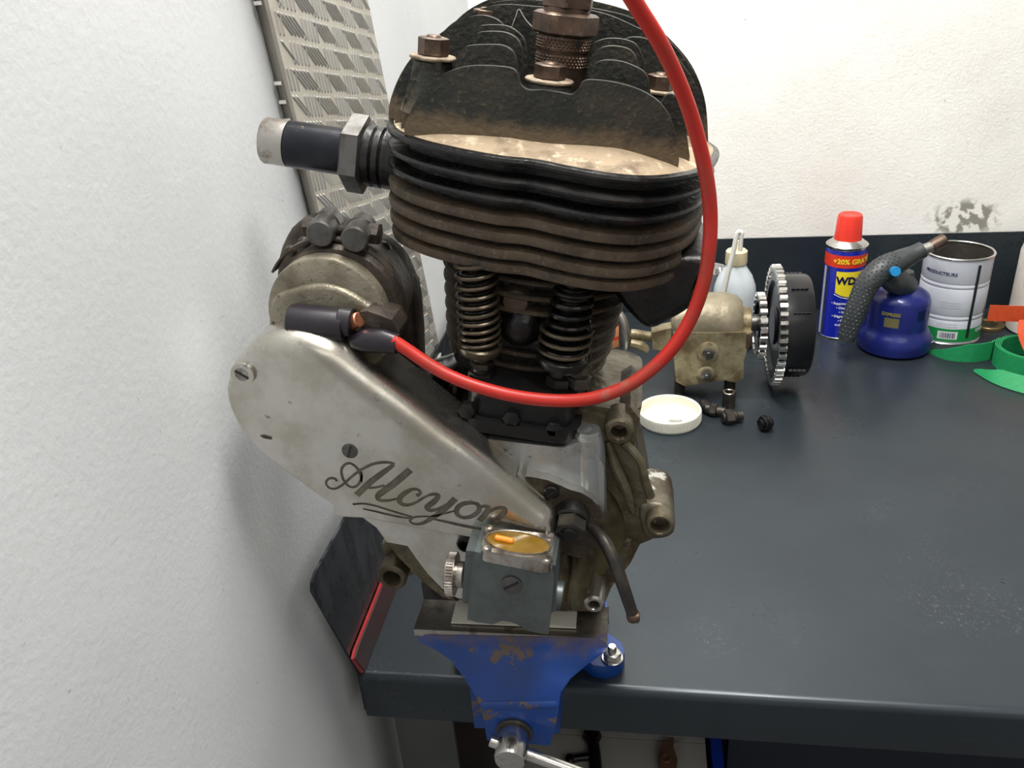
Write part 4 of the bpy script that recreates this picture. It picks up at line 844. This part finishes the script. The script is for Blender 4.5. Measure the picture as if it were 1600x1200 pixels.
b = B(); lathe(b, [(0, -.0005), (CR*.99, -.0004), (CR*1.03, .0008), (CR*1.03, .0026), (CR*1.004, .0034), (0, .0034)], (0, 0, 0), ZA, 64); K('bottom_rim', b, 'bright', can)
b = B(); lathe(b, [(CR*1.0, .1265), (CR*1.03, .128), (CR*1.03, .1302), (CR*1.0, .1310), (CR*.94, .1305), (CR*.86, .1335), (CR*.7, .137), (0, .138)], (0, 0, 0), ZA, 64); K('top_rim', b, 'bright', can)
b = B(); lathe(b, [(0, .134), (.0175, .134), (.0176, .136), (.0158, .166), (.0148, .1695), (.0130, .1705), (.0115, .1695), (0, .1692)], (0, 0, 0), ZA, 48); K('cap', b, 'capred', can)
def decal(name, bmx, r, phi, z, m, par): return K(name, wrap(bmx, r, phi, z), m, par, smooth=False)
def patch(x0, x1, y0, y1): return grid_patch(x0, x1, y0, y1, 28)
decal('red_band', patch(-.072, .072, -.0085, .0085), CR, .2, .1120, 'canred', can)
decal('silver_strip', patch(-.003, .003, -.049, .049), CR, -1.33, .053, 'silver', can)
decal('grey_strip', patch(-.0018, .0018, -.049, .049), CR, -1.08, .053, mat('dark_strip', (.03, .035, .05), rough=.3), can)
b = B(); n_ = 20; top = []; lw = .0185
for i in range(n_+1):
    t = -1+2*i/n_; top.append((t*lw, .0155, -.0147-.0052*(1-abs(t)**1.8)+.0))
vs = [[b.verts.new((x, y, 0)) for x, y, _ in top], [b.verts.new((x*(.97), yb_+.0, 0)) for x, _, yb_ in top]]
for i in range(n_): b.faces.new((vs[0][i], vs[0][i+1], vs[1][i+1], vs[1][i]))
decal('yellow_shield', b, CR+.0001, .12, .0830, 'yel', can)
b = B(); tube(b, [(x*1.03, yb_-.0022, 0) for x, _, yb_ in top], .00035, 6); decal('shield_line', b, CR+.0001, .12, .0830, 'wht', can)
b = text('WD-40', .0140, .0001, bold=.045); decal('logo_lettering', b, CR+.0004, .27, .0855, 'navy', can)
b = text('+20% GRATUIT', .0095, .0001, bold=.03); decal('band_lettering', b, CR+.0004, .38, .1120, 'yel', can)
for i, (ln, dx) in enumerate((("\u2022 Supprime l'humidit\u00e9", 0), ('\u2022 Chasse l\u2019eau', 0), ('\u2022 Nettoie', 0), ('\u2022 D\u00e9grippe, lubrifie', 0), ('\u2022 Protège', 0), ('multifonction', 0), ('aerosol', 0))):
    b = text(ln.replace('\u2019', "'"), (.0045 if i < 6 else .0030), .0001, bold=.03); decal('small_lettering', b, CR+.0002, .06, .0535-.0062*i, 'wht', can)
# ---- blowtorch
to = Vector((.3330, 1.080, 0)); torch = root('blowtorch', to, 'gas blowtorch with blue cartridge and grey pistol grip', 'blowtorch')
M['cartr'] = mat('cartridge_blue', (.010, .018, .16), (.008, .014, .12), 20, .4, .7, .3, .1, coat=.3); M['griprub'] = mat('dark_grey_rubber', (.045, .052, .055), (.03, .034, .036), 90, .4, .7, .42, 0, bump=.15)
b = B(); lathe(b, [(0, 0), (.040, 0), (.0455, .004), (.0465, .012), (.0460, .020), (.0415, .028), (.0385, .032), (.0380, .036), (.0375, .070), (.0350, .077), (.028, .082), (.020, .085), (.014, .087), (0, .087)], (0, 0, 0), ZA, 72); K('cartridge', b, 'cartr', torch)
b = B(); lathe(b, [(0, .084), (.018, .084), (.0195, .086), (.0185, .093), (.014, .099), (.012, .107), (0, .107)], (0, 0, 0), ZA, 40); K('valve_collar', b, 'griprub', torch)
def T(px, py, y): return at(px, py, y=y)-to
gp = cat([T(1322, 530, 1.035), T(1333, 497, 1.038), T(1345, 466, 1.042), T(1358, 440, 1.046), T(1380, 420, 1.052), T(1403, 409, 1.058), T(1424, 399, 1.062), T(1442, 390, 1.065)], 6)
b = B(); tube(b, gp, [.0105, .0125, .0135, .0140, .0150, .0160, .0150, .0135, .0110, .0105], 28); grip = K('grip', b, 'griprub', torch)
b = B()                                          # raised studs on the lower grip
for i in range(2, 30):
    for k in range(14):
        t_ = (gp[i+1]-gp[i-1]); t_ = Vector(t_).normalized(); u = t_.orthogonal().normalized(); v = t_.cross(u); a = 2*math.pi*(k+.5*(i % 2))/14
        r = np.interp(i/42, np.linspace(0, 1, 10), [.0105, .0125, .0135, .0140, .0150, .0160, .0150, .0135, .0110, .0105]); e_ = u*math.cos(a)+v*math.sin(a); s1 = t_.cross(e_); c0 = Vector(gp[i])+e_*r
        q = [c0+t_*.0013, c0+s1*.0016, c0-t_*.0013, c0-s1*.0016]; vv = [b.verts.new(x) for x in q]; tp_ = b.verts.new(c0+e_*.0009)
        for s2 in range(4): b.faces.new((vv[s2], vv[(s2+1) % 4], tp_))
tag(K('grip_stud', b, 'griprub', grip, smooth=False), kind='stuff')
b = B(); tube(b, cat([T(1385, 428, 1.055), T(1398, 438, 1.06), T(1412, 446, 1.07), T(1416, 452, 1.08)], 5), [.014, .0165, .015, .012], 24); K('torch_head', b, 'griprub', torch)
b = B(); q = T(1397, 424, 1.036); cyl(b, q, q+Vector((0, -.007, .002)), .0062); K('gas_knob', b, mat('sky_blue_plastic', (.01, .22, .5), rough=.35), torch)
n0, n1, n2 = T(1438, 392, 1.065), T(1456, 385, 1.068), T(1476, 374, 1.072)
b = B(); cyl(b, n0, n1, .0068); K('burner_tube', b, 'steel', torch)
b = B(); d_ = n2-n1; lathe(b, [(0, .001), (.0074, 0), (.0078, .003), (.0078, d_.length), (.0066, d_.length), (.0066, d_.length-.01), (0, d_.length-.01)], n1, d_, 32); K('burner_tip', b, 'brownsteel', torch)
yl = mat('dull_yellow_print', (.30, .27, .05), rough=.4)
b = text('EXPRESS', .0062, .0001, bold=.03); decal('cartridge_lettering', b, .0378, -.50, .060, yl, torch)
decal('warning_panel', patch(-.009, .009, -.0065, .0065), .0378, -.45, .049, mat('dark_yellow_panel', (.16, .145, .06), rough=.4), torch)
decal('dark_panel', patch(-.006, .006, -.0065, .0065), .0378, .55, .058, 'navy', torch)
decal('pale_panel', patch(-.003, .003, -.009, .009), .0378, 1.05, .050, mat('pale_panel_print', (.22, .24, .25), rough=.4), torch)
# ---- open tin
tn = root('tin_can', (.4125, 1.125, 0), 'open white and green food tin with ring grooves and barcode', 'tin can'); TR = .0415
b = B(); pr = [(0, .001), (TR*.97, .001), (TR*.985, .003), (TR, .004)]; zz = .004
for z0 in (.034, .040, .078, .084): pr += [(TR, z0-.0025), (TR-.0010, z0), (TR, z0+.0025)]
pr = sorted(set(pr[4:]), key=lambda q: q[1]); pr = [(0, .001), (TR*.97, .001), (TR, .004)]+pr+[(TR, .117), (TR*.98, .118)]
inner = [(TR*.95, .118), (TR*.965, .114)]+[(TR*.965, .006), (0, .005)]
b = B(); lathe(b, pr+inner, (0, 0, 0), ZA, 72); tb = K('tin_body', b, [mat('white_tin_print', (.62, .65, .72), rough=.28), M['steel']], tn)
for p_ in tb.data.polygons:
    if p_.center.xy.length < TR*.968: p_.material_index = 1
b = B(); ringp(b, (0, 0, .1165), ZA, TR*1.03, TR*.95, .0028, n=72, c=.0008); K('top_rim', b, 'bright', tn)
b = B(); ringp(b, (0, 0, -.0003), ZA, TR*1.025, TR*.9, .0028, n=72, c=.0008); K('bottom_rim', b, 'bright', tn)
decal('green_band', patch(-.062, .062, -.009, .009), TR, .0, .014, mat('green_print', (.015, .30, .07), rough=.3), tn)
b = patch(-.0021, .0021, -.049, .052); decal('solder_seam', b, TR+.0003, .32, .059, mat('dark_seam', (.05, .05, .06), rough=.3, metal=.5), tn)
decal('barcode_panel', patch(-.012, .012, -.0055, .0055), TR+.0002, -.28, .014, 'wht', tn)
b = B(); x = -.009; 
while x < .009:
    w_ = random.choice((.0005, .0008, .0011)); q_ = grid_patch(x, x+w_, -.0038, .0038, 1); b = joinbm(b, q_); x += w_+random.choice((.0005, .0009))
decal('barcode', b, TR+.0005, -.28, .014, 'navy', tn)
decal('upper_lettering', text('PRODUCTEURS', .0062, .0001), TR+.0002, -.80, .098, 'navy', tn)
decal('green_lettering', text('CASS', .007, .0001), TR+.0004, .80, .0185, 'wht', tn)
decal('weight_lettering', text('1/1', .006, .0001), TR+.0004, -.95, .015, 'wht', tn)
decal('red_mark', patch(-.004, .004, -.0012, .0012), TR+.0003, -1.15, .047, 'canred', tn); decal('red_mark', patch(-.004, .004, -.0012, .0012), TR+.0003, -1.15, .042, 'canred', tn)
b = B(); lathe(b, [(0, 0), (.010, 0), (.011, .003), (.008, .009), (0, .012)], (0, 0, 0), ZA, 6)
for v in b.verts: v.co = Vector((v.co.x*.8, v.co.z*1.2, 0))
b.free(); decal('food_picture', patch(-.006, .006, -.010, .010), TR+.0002, 1.12, .036, mat('brown_green_print', (.30, .18, .10), (.08, .16, .05), 160, rough=.35), tn)
for i, z0 in enumerate((.060, .0565, .053, .030, .0265)):
    decal('fine_print', text('xxxxxx xxxx xxxxx xxx xxxxxx'.replace('x', '-') if False else '\u2013 \u2013\u2013\u2013 \u2013\u2013 \u2013\u2013\u2013\u2013 \u2013\u2013\u2013', .0032, .00005), TR+.0002, -.35, z0, mat('grey_print', (.35, .36, .40), rough=.4) if i == 0 else bpy.data.materials['grey_print'], tn)
# ---- oil bottle with bent spout
bo = Vector((.1235, 1.09, 0)); bt = root('oil_bottle', bo, 'translucent white plastic oil bottle with cream cap and thin bent spout', 'bottle')
M['milk'] = mat('milky_plastic', (.62, .68, .72), (.56, .62, .66), 20, rough=.3); M['cream'] = mat('cream_plastic', (.72, .62, .40), rough=.4)
b = B(); lathe(b, [(0, 0), (.026, 0), (.0285, .003), (.0285, .075), (.0270, .088), (.022, .102), (.0155, .112), (.0125, .118), (.012, .122), (0, .122)], (0, 0, 0), ZA, 48); K('bottle_body', b, 'milk', bt)
b = B(); lathe(b, [(0, .119), (.0142, .119), (.0146, .121), (.0142, .136), (.012, .138), (.006, .139), (.004, .150), (0, .150)], (0, 0, 0), ZA, 12); K('screw_cap', b, 'cream', bt)
def Q(px, py, y=1.055): return at(px, py, y=y)-bo
b = B(); tube(b, cat([Q(1157, 392), Q(1158, 375), Q(1159, 365), Q(1155, 362), Q(1151, 368), Q(1146, 392), Q(1138, 425), Q(1131, 455)], 7), [.0026, .0026, .003, .003, .003, .0032, .0034, .0036], 14); K('spout', b, 'white', bt)
# ---- chrome beaker behind
b = B(); lathe(b, [(0, 0), (.022, 0), (.024, .003), (.0255, .085), (.0265, .087), (.0255, .0885), (.0245, .087), (.023, .004), (0, .003)], (0, 0, 0), ZA, 48)
o = K('steel_beaker', b, mat('polished_steel', (.8, .8, .82), rough=.12, metal=1), None); q = at(1112, 470, y=1.12); o.location = (q.x-.002, 1.16, 0); tag(o, 'shiny metal beaker half hidden behind the red cable', 'cup')
# ---- orange drum
b = B(); lathe(b, [(0, 0), (.029, 0), (.030, .002), (.030, .040), (.0285, .043), (0, .043)], (0, 0, 0), ZA, 48); o = K('solder_reel', b, mat('orange_card', (.80, .34, .14), (.72, .28, .12), 40, rough=.6), None)
q = at(948, 545, z=0); o.location = (q.x-.006, q.y+.025, 0); tag(o, 'round orange tin with a red stripe behind the cylinder barrel', 'tin')
d = K('red_stripe', wrap(patch(-.09, .09, -.002, .002), .0300, 0, .0150), 'canred', o, smooth=False); K('red_stripe', wrap(patch(-.09, .09, -.003, .003), .0300, 0, .036), 'canred', o, smooth=False)
d = K('blue_mark', wrap(grid_patch(-.003, .003, -.003, .003, 6), .0302, -.95, .0085), mat('blue_print', (.2, .22, .55), rough=.5), o, smooth=False)
# ---- straps
M['green'] = mat('green_webbing', (.010, .30, .10), (.008, .24, .08), 300, .4, .7, .6, 0, bump=.3, bsc=900); M['orange'] = mat('orange_red_webbing', (.62, .075, .018), (.52, .06, .015), 200, rough=.55, bump=.2, bsc=900)
def strap(b, base, h, th=.0012, up=ZA):
    base = [Vector(q) for q in base]; rings = []
    for i, q in enumerate(base):
        t = (base[min(i+1, len(base)-1)]-base[max(i-1, 0)]).normalized(); hh = h[i] if hasattr(h, '__len__') else h
        u_ = up[i] if isinstance(up, list) else up; nn = t.cross(u_).normalized()*th/2
        rings.append([q-nn, q+nn, q+nn+u_*hh, q-nn+u_*hh])
    return loft(b, rings)
gs = Vector((.478, 1.03, 0)); gr = root('green_strap', gs, 'coiled green webbing strap at the right edge of the bench', 'strap')
b = B(); cc_ = at(1606, 572, z=0); pts = []
for i in range(130):
    a = math.pi*.75+i*.15; r = .040-.0013*(i*.15/(2*math.pi))*1.6; pts.append((cc_.x-gs.x+r*math.cos(a), cc_.y-gs.y+r*math.sin(a), .0006))
strap(b, pts, .026); K('coil', b, 'green', gr)
b = B(); s0 = Vector(pts[0]); e = [at(1453, 552, z=.001)-gs, at(1478, 562, z=.001)-gs, at(1515, 566, z=.001)-gs, at(1545, 562, z=.001)-gs, s0+Vector((-.012, -.010, 0)), s0]
base = [Vector(q) for q in cat(e, 6)]; n_ = len(base); strap(b, base, [.004+.021*min(1, i/(n_*.35)) for i in range(n_)]); K('strap_tail', b, 'green', gr)
b = B(); e = [at(1522, 581, z=.001)-gs, at(1555, 600, z=.001)-gs, at(1600, 615, z=.001)-gs, at(1640, 622, z=.001)-gs]
base = [Vector(q) for q in cat(e, 6)]; n_ = len(base); strap(b, base, [.003+.020*min(1, i/(n_*.4)) for i in range(n_)], up=Vector((.1, .75, .65)).normalized()); K('strap_tail', b, 'green', gr)
og = root('orange_strap', (cc_.x, cc_.y, .028), 'orange red webbing strap lying over the green coil', 'strap')
b = B(); oo = Vector(og.location); e = [at(1542, 501, y=1.05)-oo, at(1570, 502, y=1.045)-oo, at(1605, 503, y=1.04)-oo, at(1640, 505, y=1.03)-oo]
strap(b, cat(e, 5), .021); K('band', b, 'orange', og)
b = B(); e = [at(1592, 500, y=1.035)-oo, at(1590, 520, y=1.02)-oo, at(1596, 540, y=1.01)-oo, at(1604, 556, y=1.0)-oo]
strap(b, cat(e, 5), .03, up=XA); K('hanging_end', b, 'orange', og)
# ---- white bottle at the right edge, brass cap beside it
wo = Vector((.534, 1.135, 0)); wt = root('glue_bottle', wo, 'white bottle with red printed triangles and grey top at the right edge', 'bottle')
b = B(); lathe(b, [(0, 0), (.036, 0), (.0395, .003), (.0395, .11), (.034, .135), (.022, .155), (.018, .158), (0, .158)], (0, 0, 0), ZA, 56); K('bottle_body', b, mat('dirty_white_plastic', (.66, .62, .58), (.55, .50, .46), 25, rough=.5), wt)
b = B(); lathe(b, [(0, .157), (.019, .157), (.019, .175), (.013, .18), (0, .182)], (0, 0, 0), ZA, 32); K('grey_cap', b, 'gunmetal', wt)
def tri(x0, x1, y0, y1):
    b = B(); n_ = 10
    A_ = [b.verts.new((x0+(x1-x0)*i/n_, y1, 0)) for i in range(n_+1)]; C_ = [b.verts.new((x0+(x1-x0)*i/n_, y1-(y1-y0)*(1-abs(2*i/n_-1))-.0005, 0)) for i in range(n_+1)]
    for i in range(n_): b.faces.new((A_[i], A_[i+1], C_[i+1], C_[i]))
    return b
for ph in (-1.15, -.65): decal('red_triangle', tri(-.008, .008, -.028, .020), .0398, ph, .095, 'canred', wt)
b = B(); ringp(b, (0, 0, 0), ZA, .020, .012, .005, n=40); o = K('brass_ring', b, mat('brass', (.5, .36, .18), rough=.35, metal=.9), None); q = at(1556, 518, z=0); o.location = (q.x-.004, q.y+.018, 0); tag(o, 'flat brass ring lying behind the white tin', 'ring')

# ================================================================ under the bench
M['board'] = mat('off_white_board', (.60, .58, .53), (.50, .48, .43), 8, .4, .7, .6, 0, c3=(.25, .19, .14), sc3=14, lo3=.66, hi3=.74)
sh = root('cupboard_board', (-.06, .75, -.36), 'off-white cupboard top board under the bench, split by one seam', 'board')
for y0, y1 in ((.56, .703), (.705, 1.0)):
    b = B(); box(b, -.195+.06, .074+.06, y0-.75, y1-.75, 0, .02); bev(b, .001); K('board', b, 'board', sh)
b = B(); box(b, -.13, .13, -.185, .245, -.5, -.001); K('cupboard_body', b, 'board', sh)
t_ = root('clamp_screw', (at(925, 1180, z=-.33)), 'rusty dark T-handled screw lying on the white board', 'tool')
b = B(); L0 = Vector(t_.location); tube(b, cat([at(925, 1152, z=-.332)-L0, at(929, 1180, z=-.332)-L0, at(932, 1225, z=-.332)-L0], 4), .0075, 16); K('shank', b, 'blackiron', t_)
q = at(925, 1150, z=-.332)-L0; b = B(); lathe(b, [(0, -.008), (.009, -.007), (.0115, 0), (.009, .007), (0, .008)], q, ZA, 24); K('ball_end', b, 'blackiron', t_)
b = B(); tube(b, cat([at(892, 1187, z=-.332)-L0, at(905, 1184, z=-.332)-L0, at(926, 1182, z=-.332)-L0], 4), .0045, 12); K('cross_bar', b, 'blackiron', t_)
q = at(890, 1188, z=-.332)-L0; b = B(); lathe(b, [(0, -.006), (.006, -.004), (.0078, 0), (.006, .004), (0, .006)], q, XA, 20); K('bar_knob', b, 'blackiron', t_)
L0 = at(1044, 1190, z=-.338); q4 = [at(x, y, z=-.338)-L0 for x, y in ((1033, 1172), (1046, 1163), (1053, 1163), (1052, 1178), (1058, 1196), (1054, 1215), (1032, 1215), (1028, 1190))]
b = B(); prism(b, [tuple(q) for q in q4], (0, 0, .012)); bev(b, .003); lathe(b, [(.004, 0), (.006, 0), (.006, .003), (.004, .003)], (at(1040, 1186, z=-.326)-L0), ZA, 16, closed=True); o = K('wood_offcut', b, mat('brown_wood', (.19, .10, .06), (.12, .06, .035), 90, rough=.7, stretch=(1, 4, 1)), None); o.location = L0; tag(o, 'small brown broken wood offcut on the white board', 'wood scrap')
b = B(); box(b, 0, .012, 0, .25, -.45, 0); bev(b, .003); o = K('blue_panel', b, mat('bright_blue_plastic', (.01, .05, .45), rough=.4), None); q = at(1104, 1175, z=-.33); o.location = (q.x+.006, .62, -.33); tag(o, 'bright blue plastic panel under the bench right of the white board', 'panel')
b = B(); box(b, 0, .055, 0, .30, 0, .24); bev(b, .003); o = K('steel_cabinet', b, 'redbrown', None); o.data.materials[0] = mat('dark_maroon_steel', (.035, .022, .024), (.02, .016, .018), 10, rough=.5); o.location = (-.1920, .566, -.3398); tag(o, 'dark maroon metal box in the shade under the left bench end', 'box')
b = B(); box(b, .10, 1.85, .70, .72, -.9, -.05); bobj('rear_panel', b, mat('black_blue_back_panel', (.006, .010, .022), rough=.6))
